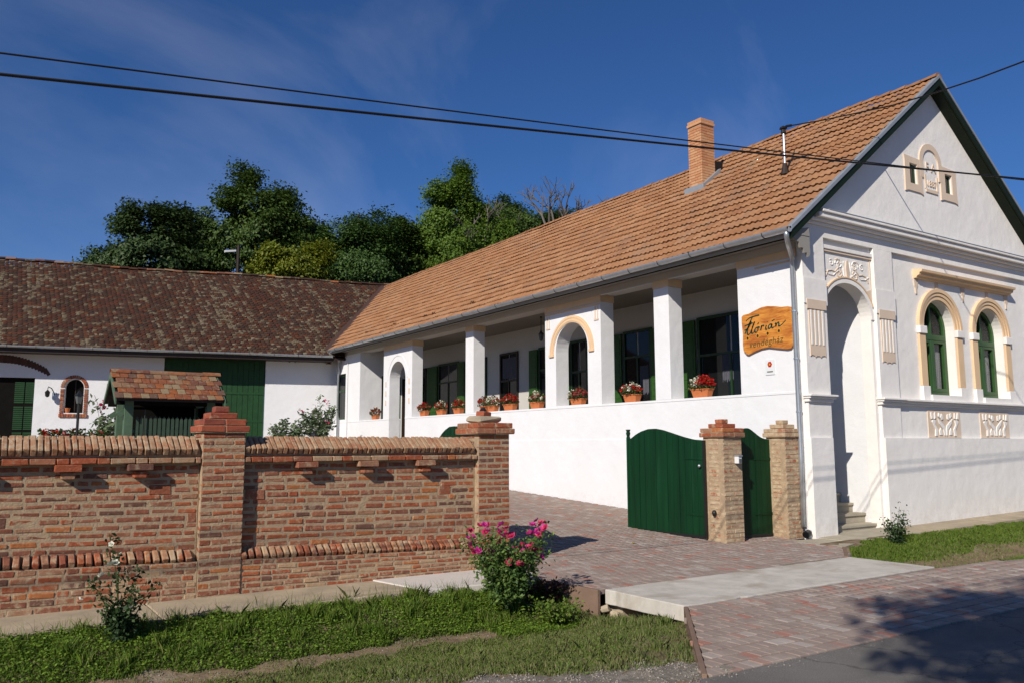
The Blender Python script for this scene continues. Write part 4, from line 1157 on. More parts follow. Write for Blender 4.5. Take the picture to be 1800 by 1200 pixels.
# pilasters
def pilaster(x0, x1):
    MB().box(x0, x1, YF, YR - 0.001, 2.64, 5.719).build("pilaster", WHITE_GABLE, H)
    MB().box(x0 - 0.012, x1 + 0.012, YF - 0.020, YF - 0.0005, 4.36, 4.86).build("pilaster_block", WHITE_GABLE, H)
    xm = (x0 + x1) / 2
    w = (x1 - x0) * 0.86
    c = MB().box(xm - w / 2, xm + w / 2, YF - 0.034, YF - 0.0205, 4.26, 4.44).build("ochre_capital", TAN_PALE, H)
    poly = [(xm - w * .40, 4.26), (xm + w * .40, 4.26), (xm + w * .40, 3.42)] + [(xm + w * .40 - w * .8 * k / 12, 3.36 + (0.03 if k % 4 in (1, 2, 3) else 0) - 0.02 * math.sin(k / 12 * math.pi)) for k in range(13)] + [(xm - w * .40, 3.42)]
    MB().prism(poly, GY, YF - 0.018, YF - 0.0005).build("ochre_fluting", TAN_PALE, H)
    for k in range(4):
        xx = xm - w * .30 + k * w * .20
        MB().box(xx - 0.022, xx + 0.022, YF - 0.028, YF - 0.0185, 3.58, 4.24).build("flute", WHITE_GABLE, H)
    # pedestal
    MB().box(x0, x1, YF + 0.005, YR - 0.001, 1.831, 2.50).build("pedestal", WHITE_GABLE, H)
    MB().box(x0 - 0.04, x1 + 0.03, YF - 0.04, YR - 0.001, 2.50, 2.56).build("cornice", WHITE_GABLE, H, bevel=0.01)
    MB().box(x0 - 0.06, x1 + 0.05, YF - 0.085, YR - 0.001, 2.561, 2.60).build("cornice", WHITE_GABLE, H, bevel=0.01)
    MB().box(x0 - 0.08, x1 + 0.07, YF - 0.12, YR - 0.001, 2.601, 2.64).build("cornice", WHITE_GABLE, H, bevel=0.008)
pilaster(13.10, 13.775)
pilaster(15.42, 16.07)
pilaster(XR - 0.65, XR)
# plinths
MB().box(13.06, 13.72, YF - 0.045, YR - 0.001, -0.15, 1.83).build("plinth", WHITE_GABLE, H)
MB().box(15.40, XR + .02, YF - 0.045, YR - 0.001, -0.15, 1.83).build("plinth", WHITE_GABLE, H)
# sill cornice along the windows
for (d, z0, z1) in ((0.045, 2.50, 2.545), (0.085, 2.546, 2.59), (0.14, 2.591, 2.635)):
    MB().box(16.13, XR - 0.72, YR - 0.04 - d, YR - 0.001, z0, z1).build("cornice", WHITE_GABLE, H, bevel=0.008)
MB().box(16.07, XR - 0.66, YR - 0.03, YR - 0.001, 1.831, 2.499).build("apron_panel", WHITE_GABLE, H)
# main cornice, stepped
for (d, z0, z1) in ((0.05, 5.941, 6.00), (0.11, 6.001, 6.06), (0.19, 6.061, 6.16), (0.23, 6.161, 6.215)):
    x0c = 17.97 - (9.775 - z1) / 0.79 + 0.05
    MB().box(x0c, 2 * 17.97 - x0c, YF - d, YF + 0.029, z0, z1).build("cornice", WHITE_GABLE, H, bevel=0.012)
MB().box(13.7, XR - .3, YF - 0.235, YF + 0.0285, 6.216, 6.232).build("cornice_flashing", FLASH, H)
# raised surround above the recesses (soft edge of the recess heads)
MB().box(13.777, 15.418, YR - 0.055, YR - 0.0005, 5.52, 5.60).build("moulding", WHITE_GABLE, H, bevel=0.01)
MB().box(13.777, 15.418, YR - 0.035, YR - 0.0005, 5.475, 5.515).build("moulding", TAN_PALE, H)

# entrance arch: white band, ochre line, scroll relief in the spandrel
MB().prism(ring(14.55, 0.775, 0.86, 4.22, 0.68 / 0.775, 0.90, 28), GY, YR - 0.03, YR - 0.0005).build("arch_band", WHITE_GABLE, H)
MB().prism(ring(14.55, 0.862, 0.885, 4.22, 0.90, 0.905, 28, 0.35, math.pi - 0.35), GY, YR - 0.045, YR - 0.0005).build("arch_line", TAN, H)
def curl(pts, r, mat, name="scroll_relief"):
    return MB().tube([(x, YR - 0.006, z) for x, z in pts], r, 6).build(name, mat, H)
def spiral(cx, cz, r, turns, s, a0=0.0, n=22):
    return [(cx + s * r * (1 - 0.8 * i / n) * math.cos(a0 + turns * 2 * math.pi * i / n), cz + r * (1 - 0.8 * i / n) * math.sin(a0 + turns * 2 * math.pi * i / n)) for i in range(n + 1)]
for s in (-1, 1):
    c = 14.60
    curl([(c + s * 0.70, 4.98), (c + s * 0.62, 5.10), (c + s * 0.50, 5.12), (c + s * 0.40, 5.10), (c + s * 0.30, 5.18), (c + s * 0.22, 5.30), (c + s * 0.30, 5.38), (c + s * 0.38, 5.34)], 0.013, TAN_PALE)
    curl(spiral(c + s * 0.26, 5.27, 0.12, 1.4, s), 0.011, WHITE_GABLE)
    curl(spiral(c + s * 0.27, 5.08, 0.10, 1.3, s, 2.0), 0.012, TAN_PALE)
    curl(spiral(c + s * 0.50, 5.27, 0.075, 1.2, s, 1.0), 0.010, WHITE_GABLE)
    curl([(c + s * 0.14, 5.05), (c + s * 0.30, 5.14), (c + s * 0.45, 5.02), (c + s * 0.60, 5.03), (c + s * 0.72, 5.10)], 0.012, WHITE_GABLE)
    curl([(c + s * 0.10, 5.34), (c + s * 0.12, 5.18), (c + s * 0.10, 5.02)], 0.011, WHITE_GABLE)
    MB().prism([(c + s * 0.79, 4.85), (c + s * 0.79, 4.45), (c + s * 0.70, 4.66), (c + s * 0.62, 4.80)], GY, YR - 0.012, YR - 0.0005).build("spandrel_relief", TAN_PALE, H)
    MB().box(c + s * 0.775 - 0.012, c + s * 0.775 + 0.012, YR - 0.014, YR - 0.0005, 4.45, 5.47).build("spandrel_relief", TAN_PALE, H)
MB().prism([(14.575, 4.93), (14.625, 4.93), (14.65, 5.20), (14.625, 5.36), (14.575, 5.36), (14.55, 5.20)], GY, YR - 0.025, YR - 0.0005).build("stem_relief", TAN_PALE, H)

# steps inside the entrance
for k in range(10):
    y0 = 10.05 + 0.275 * k
    z1 = 0.12 + 0.185 * (k + 0.0)
    if z1 > 1.75: break
    MB().box(13.80, XI - 0.002, y0, y0 + 0.275 * (1.0 if z1 < 1.6 else 2.5) - 0.001 + 0.0, -0.1, z1 - 0.03).build("step", STEPS, H)
    MB().box(13.80, XI - 0.002, y0 - 0.03, y0 + 0.275 - 0.031 + 0.0, z1 - 0.0295, z1 + 0.02).build("tread", STEPS, H, bevel=0.006)
MB().box(13.56, 13.80, 10.15, 12.74, -0.1, 2.70).build("stair_wall", WHITE, H)

# gable windows
def gable_window(cx):
    # ochre surround: arch of three rolls, white imposts, ochre shafts, white bases
    for r0, r1, d in ((0.63, 0.71, 0.030), (0.715, 0.785, 0.050), (0.79, 0.87, 0.070)):
        MB().prism(ring(cx, r0, r1, 4.24, 1.0, 1.0, 28), GY, YR - d, YR - 0.0005).build("arch_moulding", TAN, H)
    for s in (-1, 1):
        xa, xb = cx + s * 0.63, cx + s * 0.87
        x0, x1 = min(xa, xb), max(xa, xb)
        MB().box(x0 - 0.02, x1 + 0.02, YR - 0.09, YR - 0.0005, 4.07, 4.235).build("impost", WHITE_GABLE, H, bevel=0.012)
        MB().box(x0, x1, YR - 0.055, YR - 0.0005, 2.95, 4.065).build("shaft", TAN, H, bevel=0.01)
        MB().box(x0 - 0.02, x1 + 0.02, YR - 0.08, YR - 0.0005, 2.637, 2.945).build("base_block", WHITE_GABLE, H, bevel=0.01)
    MB().box(cx - 0.62, cx + 0.62, YR - 0.12, YR + 0.239, 2.637, 2.757).build("sill", WHITE_GABLE, H)
    MB().box(cx - 0.05, cx + 0.05, YR - 0.02, YR - 0.0005, 5.115, 5.28).build("keystone_drop", TAN_PALE, H)
    # sash set well back
    y0, y1 = YR + 0.20, YR + 0.27
    outer = arch(cx, 0.66, 2.757, 4.24, 0.66, 20); inner = arch(cx, 0.53, 2.86, 4.24, 0.53, 20)
    w = plate("window", WINGREEN, H, outer, [inner], GY, y0, y1)
    MB().box(cx - 0.55, cx + 0.55, y0 - 0.025, y1 + .005, 4.00, 4.12).build("transom", WINGREEN, w, bevel=0.01)
    MB().box(cx - 0.045, cx + 0.045, y0 - 0.02, y1 - .002, 2.86, 3.999).build("mullion", WINGREEN, w, bevel=0.008)
    MB().box(cx - 0.035, cx + 0.035, y0 - 0.01, y1 - .002, 4.121, 4.78).build("mullion", WINGREEN, w)
    for s in (-1, 1):
        a, b = (cx - 0.53, cx - 0.046) if s < 0 else (cx + 0.046, cx + 0.53)
        fr = MB(); t = 0.055
        fr.box(a, a + t, y0 - .012, y1 - .012, 2.862, 3.998); fr.box(b - t, b, y0 - .012, y1 - .012, 2.862, 3.998); fr.box(a + t, b - t, y0 - .012, y1 - .012, 2.862, 2.93); fr.box(a + t, b - t, y0 - .012, y1 - .012, 3.94, 3.998)
        fr.build("sash", WINGREEN, w)
        MB().box(a + t, b - t, y1 - 0.03, y1 - 0.022, 2.93, 3.94).build("pane", CLEARG, w)
        # curtain gathered to the side behind each pane
        k = 16
        zs = np.linspace(2.88, 3.96, 9)
        vs = []; fs = []
        for zi, z in enumerate(zs):
            wd = (b - a) * (0.98 - 0.55 * ((z - 2.88) / 1.08) ** 1.5 * 0.9)
            for j in range(k):
                q = j / (k - 1)
                xx = (a + q * wd) if s < 0 else (b - q * wd)
                vs.append((xx, y1 + 0.05 + 0.012 * math.sin(j * 1.8), z))
        for zi in range(len(zs) - 1):
            for j in range(k - 1):
                fs.append((zi * k + j, zi * k + j + 1, (zi + 1) * k + j + 1, (zi + 1) * k + j))
        MB().add(vs, fs).build("curtain", LACE, w)
    MB().prism(arch(cx, 0.525, 4.125, 4.24, 0.525, 18), GY, y1 - 0.03, y1 - 0.022).build("pane", CLEARG, w)
    MB().box(cx - 0.75, cx + 0.75, y1 + 0.5, y1 + 0.52, 2.5, 5.1).box(cx - 0.75, cx - 0.73, y1 + .01, y1 + .5, 2.5, 5.1).box(cx + 0.73, cx + 0.75, y1 + .01, y1 + .5, 2.5, 5.1).build("dark_recess", SHADEBLACK, w)
def clear_glass():
    m, n, l, b = new_mat("window_glass")
    b.inputs["Base Color"].default_value = (0.02, 0.022, 0.024, 1)
    b.inputs["Roughness"].default_value = 0.03
    t = n.new("ShaderNodeBsdfTransparent")
    x = n.new("ShaderNodeMixShader"); x.inputs[0].default_value = 0.30
    l.new(t.outputs[0], x.inputs[1]); l.new(b.outputs[0], x.inputs[2])
    l.new(x.outputs[0], n["Material Output"].inputs["Surface"])
    return m
CLEARG = clear_glass()
gable_window(17.85); gable_window(20.0)
# hood over the two windows
hood = [(YR - 0.0005, 5.27), (YR - 0.08, 5.27), (YR - 0.10, 5.31), (YR - 0.15, 5.33), (YR - 0.16, 5.38), (YR - 0.21, 5.39), (YR - 0.22, 5.44), (YR - 0.0005, 5.47)]
MB().prism(hood, GX, 16.95, 20.98).build("hood_moulding", TAN, H)
for xx in (17.03, 18.93, 20.88):
    MB().prism([(xx - 0.085, 5.268), (xx + 0.085, 5.268), (xx + 0.055, 5.10), (xx + 0.03, 5.06), (xx + 0.02, 4.93), (xx - 0.03, 4.93), (xx - 0.035, 5.06), (xx - 0.06, 5.10)], GY, YR - 0.022, YR - 0.0005).build("hood_bracket", TAN_PALE, H)
# ornament panels under the windows
for cx in (17.75, 19.87):
    MB().box(cx - 0.64, cx + 0.64, YR - 0.045, YR - 0.0305, 1.845, 2.43).build("ornament_panel", TAN_PALE, H)
    yy0, yy1 = YR - 0.066, YR - 0.0455
    shapes = []
    for s in (-1, 1):
        f = lambda pts: [(cx + s * a, 1.86 + b) for a, b in pts]
        shapes += [f([(0.02, 0.03), (0.06, 0.03), (0.10, 0.16), (0.24, 0.28), (0.30, 0.40), (0.16, 0.32), (0.04, 0.24), (0.015, 0.15)]),
                   f([(0.14, 0.04), (0.24, 0.04), (0.26, 0.12), (0.20, 0.20), (0.15, 0.12)]),
                   f([(0.34, 0.02), (0.42, 0.02), (0.40, 0.16), (0.52, 0.32), (0.50, 0.36), (0.38, 0.36), (0.40, 0.26), (0.31, 0.16)]),
                   f([(0.36, 0.40), (0.42, 0.38), (0.42, 0.50), (0.38, 0.53)]), f([(0.46, 0.39), (0.54, 0.38), (0.56, 0.52), (0.50, 0.53)]),
                   f([(0.08, 0.38), (0.14, 0.36), (0.18, 0.42), (0.14, 0.50), (0.08, 0.48)]), f([(0.20, 0.40), (0.27, 0.44), (0.25, 0.52), (0.19, 0.50)])]
    for poly in shapes:
        MB().prism(poly, GY, yy0, yy1).build("leaf_relief", WHITE_GABLE, H, bevel=0.006)
# attic: two little windows under an arched cartouche
ya, yb = YF + 0.002, YF + 0.0295
cxa = 17.84
for s in (-1, 1):
    c = 17.13 if s < 0 else 18.55
    q = 0.33
    outer = [(c - q - 0.02, 7.20), (c - q + .10, 7.23), (c + q - .10, 7.23), (c + q + 0.02, 7.20), (c + q, 7.34), (c + q, 7.97), (c + q + .0, 7.99), (c - q - .02, 8.02), (c - q, 7.9)]
    plate("ochre_surround", TAN_PALE, H, outer, [[(c - 0.15, 7.40), (c + 0.15, 7.40), (c + 0.15, 7.86), (c - 0.15, 7.86)]], GY, ya, yb)
    w = plate("attic_window", DKGREEN, H, [(c - 0.15, 7.40), (c + 0.15, 7.40), (c + 0.15, 7.86), (c - 0.15, 7.86)], [[(c - 0.105, 7.445), (c + 0.105, 7.445), (c + 0.105, 7.815), (c - 0.105, 7.815)]], GY, YF + 0.07, YF + 0.11)
    MB().box(c - 0.105, c + 0.105, YF + 0.085, YF + 0.095, 7.445, 7.815).build("pane", PANE, w)
MB().prism(ring(cxa, 0.31, 0.45, 8.0, 1.0, 1.0, 24), GY, ya - .001, yb).build("cartouche_arch", TAN_PALE, H)
for s in (-1, 1):
    x0 = cxa + s * 0.38
    MB().box(x0 - 0.07, x0 + 0.07, ya - .0015, yb, 7.62, 7.999).build("cartouche_arch", TAN_PALE, H)
MB().box(cxa - 0.24, cxa + 0.24, ya + .004, yb, 7.30, 7.38).build("cartouche_foot", TAN_PALE, H, bevel=0.006)
for s in (-1, 1):
    MB().box(cxa + s * 0.235 - 0.02, cxa + s * 0.235 + 0.02, ya + .006, yb, 7.381, 7.70).build("cartouche_edge", TAN_PALE, H)
def text(name, body, size, mat, parent, origin, mx, extrude=0.004, shear=0.0, space=1.0, align='CENTER', offset=0.0):
    cu = bpy.data.curves.new(name, 'FONT')
    cu.body = body; cu.size = size; cu.extrude = extrude; cu.shear = shear; cu.space_character = space; cu.align_x = align; cu.offset = offset
    cu.materials.append(mat)
    tmp = bpy.data.objects.new(name, cu); COL.objects.link(tmp)
    dg = bpy.context.evaluated_depsgraph_get()
    me = bpy.data.meshes.new_from_object(tmp.evaluated_get(dg))
    bpy.data.objects.remove(tmp); bpy.data.curves.remove(cu)
    me.materials.clear(); me.materials.append(mat)
    o = bpy.data.objects.new(name, me)
    put(o, parent, origin)
    o.rotation_euler = mx
    return o
text("lettering", "F A", 0.30, TAN_PALE, H, (cxa + 0.01, YF + 0.024, 7.80), (math.pi / 2, 0, 0), 0.012)
text("lettering", "1887", 0.20, TAN_PALE, H, (cxa + 0.01, YF + 0.024, 7.45), (math.pi / 2, 0, 0), 0.012)

# ---- the roof
EX = 12.50                                       # eave line
SL = math.sqrt(1 + RS * RS)
roof = MB()
YA, YB = 9.57, 40.0
t = 0.14
roof.prism([(EX + 0.05, RZ - RS * (RX - EX - .05) - 0.075), (RX, RZ - 0.075), (2 * RX - EX, RZ - RS * (RX - EX) - 0.075), (2 * RX - EX, RZ - RS * (RX - EX) - 0.075 - t), (RX, RZ - 0.075 - t), (EX + 0.05, RZ - RS * (RX - EX - .05) - 0.075 - t)], GY, YA + 0.05, YB)
roof = roof.build("roof", SOFFITGREEN, H)
# barge boards and verge flashing
for s in (-1, 1):
    f = lambda u, dz: (RX + s * u, RZ - RS * u + dz)
    U = RX - EX
    MB().prism([f(0, -0.03), f(U, -0.03), f(U, -0.20), f(0, -0.20)], GY, YA, YA + 0.045).build("barge_board", SOFFITGREEN, roof)
    MB().prism([f(0, 0.055), f(U, 0.055), f(U, -0.025), f(0, -0.025)], GY, YA - 0.02, YA - 0.001).build("verge_flashing", FLASH, roof)
    MB().prism([f(0, 0.052), f(U, 0.052), f(U, 0.040), f(0, 0.040)], GY, YA - 0.001, YA + 0.10).build("verge_flashing", FLASH, roof)
# eave boards (scalloped ends throw the stepped shadow on the corner)
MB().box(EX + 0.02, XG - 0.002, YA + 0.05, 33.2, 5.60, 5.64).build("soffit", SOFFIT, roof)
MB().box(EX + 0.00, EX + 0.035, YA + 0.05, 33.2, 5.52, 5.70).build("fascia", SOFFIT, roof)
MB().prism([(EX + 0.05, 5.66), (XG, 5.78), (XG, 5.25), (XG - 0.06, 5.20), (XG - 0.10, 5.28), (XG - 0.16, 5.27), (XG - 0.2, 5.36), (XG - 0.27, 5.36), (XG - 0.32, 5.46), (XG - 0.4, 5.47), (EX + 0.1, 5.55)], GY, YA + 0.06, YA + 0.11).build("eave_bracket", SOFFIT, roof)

# tiles on the street-lit slope
def tile_mesh(name, w, l, mat):
    """double-rolled interlocking tile: w across, l up the slope, lower edge lifted over the course below"""
    prof = [(0, .012), (.07, .030), (.16, .032), (.24, .014), (.36, .004), (.46, .006), (.54, .024), (.63, .032), (.72, .024), (.80, .008), (.92, .003), (1.0, .010)]
    vs = []; fs = []
    for (a, h) in prof: vs.append((a * w - w / 2, -l / 2, h + 0.044))
    for (a, h) in prof: vs.append((a * w - w / 2, l / 2, h + 0.004))
    for (a, h) in prof: vs.append((a * w - w / 2, -l / 2 + .002, h + 0.029))
    for (a, h) in prof: vs.append((a * w - w / 2, -l / 2 + .12, h + 0.018))
    n = len(prof)
    for i in range(n - 1):
        fs.append((i, i + 1, n + i + 1, n + i)); fs.append((2 * n + i, 2 * n + i + 1, i + 1, i)); fs.append((3 * n + i, 3 * n + i + 1, 2 * n + i + 1, 2 * n + i))
    me = bpy.data.meshes.new(name); me.from_pydata(vs, [], fs)
    me.materials.append(mat)
    return me
NR = 18
SLEN = (RX - EX) * SL
TL = SLEN / NR
TW = 0.30
tm = [tile_mesh("tile", TW - 0.004, TL + 0.03, TILE)]
ups = Vector((1, 0, RS)).normalized(); nrm = Vector((-RS, 0, 1)).normalized()
def tile_frame(u, y):                             # u: distance up the slope from the eave
    return Vector((EX, y, RZ - RS * (RX - EX))) + ups * u
Rt = Matrix((Vector((0, -1, 0)), ups, nrm)).transposed()   # columns: across, up, normal
tiles = []
ROOFY1 = 39.6
for r in range(NR):
    yend = 33.0 + (r + 0.5) / NR * 7.0
    m = int((yend - (YA + 0.06)) / TW)
    for k in range(m):
        y = YA + 0.06 + (k + 0.5) * TW
        c = tile_frame((r + 0.5) * TL - 0.015, y)
        if 16.0 < c.x < 16.62 and 15.05 < y < 15.62: continue
        f = (r + 0.5) / NR
        c.z += 0.018 * math.sin(y * 0.55 + 1.0) * f + 0.012 * math.sin(y * 1.7 + r * 0.4) - 0.03 * math.exp(-((y - 22 - 3 * f) / 1.2) ** 2) + random.uniform(-.004, .004)
        c += ups * random.uniform(-.008, .008)
        tiles.append(c)
def tscore(c):
    d = c - Vector((0, 0, 1.7)); return d.length
tiles.sort(key=tscore)
q0 = Rt.to_euler()
for c in tiles[:300]:
    o = bpy.data.objects.new("tile", tm[0])
    put(o, roof, c); e = q0.copy(); o.rotation_euler = (e.x + random.uniform(-.018, .018), e.y + random.uniform(-.014, .014), e.z + random.uniform(-.014, .014))
bv = np.array([v.co[:] for v in tm[0].vertices]); bf = np.array([list(p.vertices) for p in tm[0].polygons])
Rn = np.array(Rt)
def small_rot():
    a, b, c = rng.uniform(-.018, .018, 3)
    return np.array([[1, -c, b], [c, 1, -a], [-b, a, 1]])
vs = np.concatenate([(bv @ small_rot().T) @ Rn.T + np.array(c[:]) for c in tiles[300:]])
fs = np.concatenate([bf + k * len(bv) for k in range(len(tiles) - 300)])
np_obj("tile", vs, fs, TILE, roof, kind="stuff")
# ridge tiles: each its own
rm = MB()
for i in range(2):
    for k in range(9):
        a = math.pi * k / 8
        rr = 0.145 if i == 0 else 0.105
        rm.v.append((rr * math.cos(a), -0.20 + 0.40 * i, rr * math.sin(a) * 0.8))
rm.f = [(k, k + 1, 9 + k + 1, 9 + k) for k in range(8)] + [tuple(range(9))]
rme = bpy.data.meshes.new("ridge_tile"); rme.from_pydata(rm.v, [], rm.f); rme.materials.append(TILE)
for k in range(80):
    y = YA + 0.2 + k * 0.375
    if y > 39.5: break
    o = bpy.data.objects.new("ridge_tile", rme); put(o, roof, (RX, y, RZ - 0.02 + 0.018 * math.sin(y * 0.55 + 1.0) + random.uniform(-.012, .012)))
    o.rotation_euler = (0.03, random.uniform(-.02, .02), random.uniform(-.02, .02))
# snow hooks near the eave
for k, (x_, y_) in enumerate(((13.0, 25.2), (13.05, 27.8), (13.0, 24.6), (13.02, 30.3), (14.4, 23.2), (13.0, 22.0))):
    zz = RZ - RS * (RX - x_) + 0.05
    MB().tube([(x_, y_ - .12, zz), (x_, y_ - .06, zz + .07), (x_, y_, zz + .02), (x_, y_ + .07, zz + .08), (x_, y_ + .12, zz)], 0.012, 5).build("snow_hook", BROWNWOOD, roof)

# ---- gutter and downpipes
gc = []
for k in range(11):
    a = math.pi + math.pi * k / 10
    gc.append((EX - 0.085 + 0.085 * math.cos(a), 5.665 + 0.085 * math.sin(a)))
gin = [(x + (0.004 if x < EX - 0.085 else -0.004) * 1.0, z + 0.006) for x, z in gc[::-1]]
gu = MB().prism(gc + gin, GY, YA - 0.02, 32.7).build("gutter", ZINC, H)
for k in range(25):
    y = YA + 0.55 + k * 0.95
    b = []
    for j in range(9):
        a = math.pi * 0.98 + math.pi * 1.04 * j / 8
        b.append((EX - 0.085 + 0.091 * math.cos(a), y, 5.665 + 0.091 * math.sin(a)))
    MB().tube(b, 0.007, 5).build("gutter_bracket", BLACK, gu)
MB().tube([(EX - 0.085, 9.62, 5.62), (EX - 0.07, 9.63, 5.52), (EX + 0.12, 9.75, 5.40), (XG - 0.12, 9.95, 5.25), (XG - 0.075, 9.99, 5.12), (XG - 0.075, 9.99, 1.5), (XG - 0.10, 9.99, 0.2)], 0.048, 12).build("downpipe", ZINC, H, smooth=True)
for zz in (4.2, 3.3, 2.3):
    MB().tube([(XG - 0.075, 9.99, zz), (XG - 0.075, 9.99, zz + 0.03)], 0.058, 12).build("pipe_clip", ZINC, H)
MB().tube([(EX - 0.05, 32.75, 5.55), (XG - 0.1, 33.1, 5.3), (XG - 0.09, 33.15, 5.1), (XG - 0.09, 33.15, 1.0)], 0.05, 10).build("downpipe", ZINC, H, smooth=True)
MB().tube([(XG - 0.03, 32.3, 5.2), (XG - 0.03, 32.3, 1.2)], 0.018, 6).build("conduit", PLASTIC, H)

# ---- chimney
cz0, cz1 = 8.3, 10.52
ch = MB().box(16.112, 16.588, 15.112, 15.568, cz0, cz1 - 0.01).build("chimney", MORTAR, H)
vs = []; fs = []
n = int((10.36 - cz0) / 0.075)
cb = MB()
def cbrick(mb, x0, x1, y0, y1, z0, z1): mb.box(x0, x1, y0, y1, z0, z1)
for r in range(n):
    z0 = cz0 + r * 0.075; z1 = z0 + 0.064
    s = 0.12 if r % 2 else 0.24
    for (a, b) in ((16.10, 16.10 + s - .005), (16.10 + s + .005, 16.35 + s * .5 - .005 if False else 16.60)):
        cbrick(cb, a, b, 15.10, 15.16, z0, z1); cbrick(cb, a, b, 15.52, 15.58, z0, z1)
    for (a, b) in ((15.165, 15.165 + s * .8 - .005), (15.165 + s * .8 + .005, 15.515)):
        cbrick(cb, 16.10, 16.16, a, b, z0, z1); cbrick(cb, 16.54, 16.60, a, b, z0, z1)
cb.build("brick", BRICK_ORANGE, ch, kind="stuff")
MB().box(16.075, 16.625, 15.075, 15.605, 10.36, 10.43).box(16.09, 16.61, 15.09, 15.59, 10.431, 10.52).build("chimney_cap", BRICK_ORANGE, ch, bevel=0.01)
MB().box(16.0, 16.7, 15.02, 15.09, 8.35, 8.60).build("flashing", FLASH, ch)
MB().prism([(15.99, RZ - RS * (RX - 15.99) + .03), (16.72, RZ - RS * (RX - 16.72) + .03), (16.72, RZ - RS * (RX - 16.72) + .17), (15.99, RZ - RS * (RX - 15.99) + .16)], GY, 15.0, 15.099).build("flashing", FLASH, ch)
MB().prism([(14.98, RZ - RS * (RX - 16.0) + .02), (15.68, RZ - RS * (RX - 16.0) + .02), (15.68, RZ - RS * (RX - 16.0) + .2), (14.98, RZ - RS * (RX - 16.0) + .2)], GX, 16.0, 16.099).build("flashing", FLASH, ch)
MB().box(16.62, 16.95, 15.12, 15.5, 9.0, 9.42).build("cowl", BLACK, ch, bevel=0.03)
# ---- mast with the service cable
ms = thing("roof_mast", "thin metal service mast with black cap on the orange roof", "mast", (15.12, 11.67, 7.75))
MB().tube([(15.12, 11.67, 7.7), (15.12, 11.67, 8.78)], 0.028, 10).build("pole", ZINC, ms)
MB().lathe([(0.03, 0), (0.06, 0.02), (0.05, 0.10), (0.09, 0.12), (0.07, 0.16), (0.02, 0.19)], (15.12, 11.67, 8.72), 10).build("cap", BLACK, ms)
MB().lathe([(0.11, -0.06), (0.07, 0.08), (0.05, 0.2)], (15.12, 11.67, 7.82), 10).build("collar", BROWNWOOD, ms)
MB().tube([(15.17, 11.6, 7.95), (15.26, 11.5, 8.3)], 0.012, 6).build("stay", BLACK, ms)

# ================================================================== the barn across the yard
B0 = Vector((12.6, 32.7, 0)); EU = Vector((-0.971, 0.239, 0)); EW = Vector((0.239, 0.971, 0))
def bp(u, w, z): p = B0 + EU * u + EW * w; return (p.x, p.y, z)
BF = lambda a, b, d: bp(a, d, b)                 # outline in (u, z), depth w
BU = lambda a, b, d: bp(d, a, b)                 # outline in (w, z), depth u
BARN = thing("barn", "long white barn with weathered dark clay tile roof across the yard", "barn", bp(8, 5, 1.0))
BZ, BS, BD, WW = 5.45, 0.575, 8.3, 1.0
barn_holes = [[(2.66, 1.0), (6.58, 1.0), (6.58, 5.30), (2.66, 5.30)],
              [(11.12, 1.0), (13.6, 1.0), (13.6, 4.33), (11.12, 4.33)],
              arch(9.75, 0.33, 3.0, 3.98, 0.33, 16)]
plate("wall", WHITE, BARN, [(-0.5, 0.9), (21, 0.9), (21, 5.62), (-0.5, 5.62)], barn_holes, BF, WW, WW + 0.4)
MB().prism([(WW + 0.41, 0.9), (16, 0.9), (16, 5.5), (BD, BZ + BS * BD - 0.25), (WW + 0.41, 5.5)], BU, -0.45, -0.2).build("wall", WHITE, BARN)
MB().prism([(WW + 0.41, 0.9), (16, 0.9), (16, 5.5), (BD, BZ + BS * BD - 0.25), (WW + 0.41, 5.5)], BU, 20.5, 20.9).build("wall", WHITE, BARN)
# great plank door
bd = MB().prism([(2.68, 1.0), (6.56, 1.0), (6.56, 5.28), (2.68, 5.28)], BF, WW + 0.12, WW + 0.16).build("door", BARNGREEN, BARN)
k = 0; u = 2.69
while u < 6.54:
    MB().prism([(u + .006, 1.02), (u + 0.204, 1.02), (u + 0.204, 5.26), (u + .006, 5.26)], BF, WW + 0.085 + random.uniform(-.006, .006), WW + 0.119).build("plank", BARNGREEN, bd)
    u += 0.213
for zz in (3.83, 2.68):
    MB().prism([(2.7, zz), (6.54, zz), (6.54, zz + 0.09), (2.7, zz + 0.09)], BF, WW + 0.06, WW + 0.084).build("rail", BARNGREEN, bd)
MB().prism([(2.66, 5.281), (6.58, 5.281), (6.58, 5.299), (2.66, 5.299)], BF, WW + 0.02, WW + 0.15).build("lintel", BARNGREEN, BARN)
# left doorway with louvred shutters; a black sheet paints in its shaded opening
ld = MB().prism([(11.12, 1.0), (13.6, 1.0), (13.6, 4.33), (11.12, 4.33)], BF, WW + 0.15, WW + 0.18).build("door", SHADEBLACK, BARN)
for a, b in ((11.15, 11.44), (11.48, 11.80)):
    for c, d in ((3.36, 4.20), (2.35, 3.30), (1.3, 2.28)):
        m = int((d - c) / 0.075)
        for j in range(m):
            MB().prism([(a, c + j * 0.075), (b, c + j * 0.075), (b, c + j * 0.075 + 0.055), (a, c + j * 0.075 + 0.055)], BF, WW + 0.125, WW + 0.149).build("louvre_slat", BARNGREEN, ld)
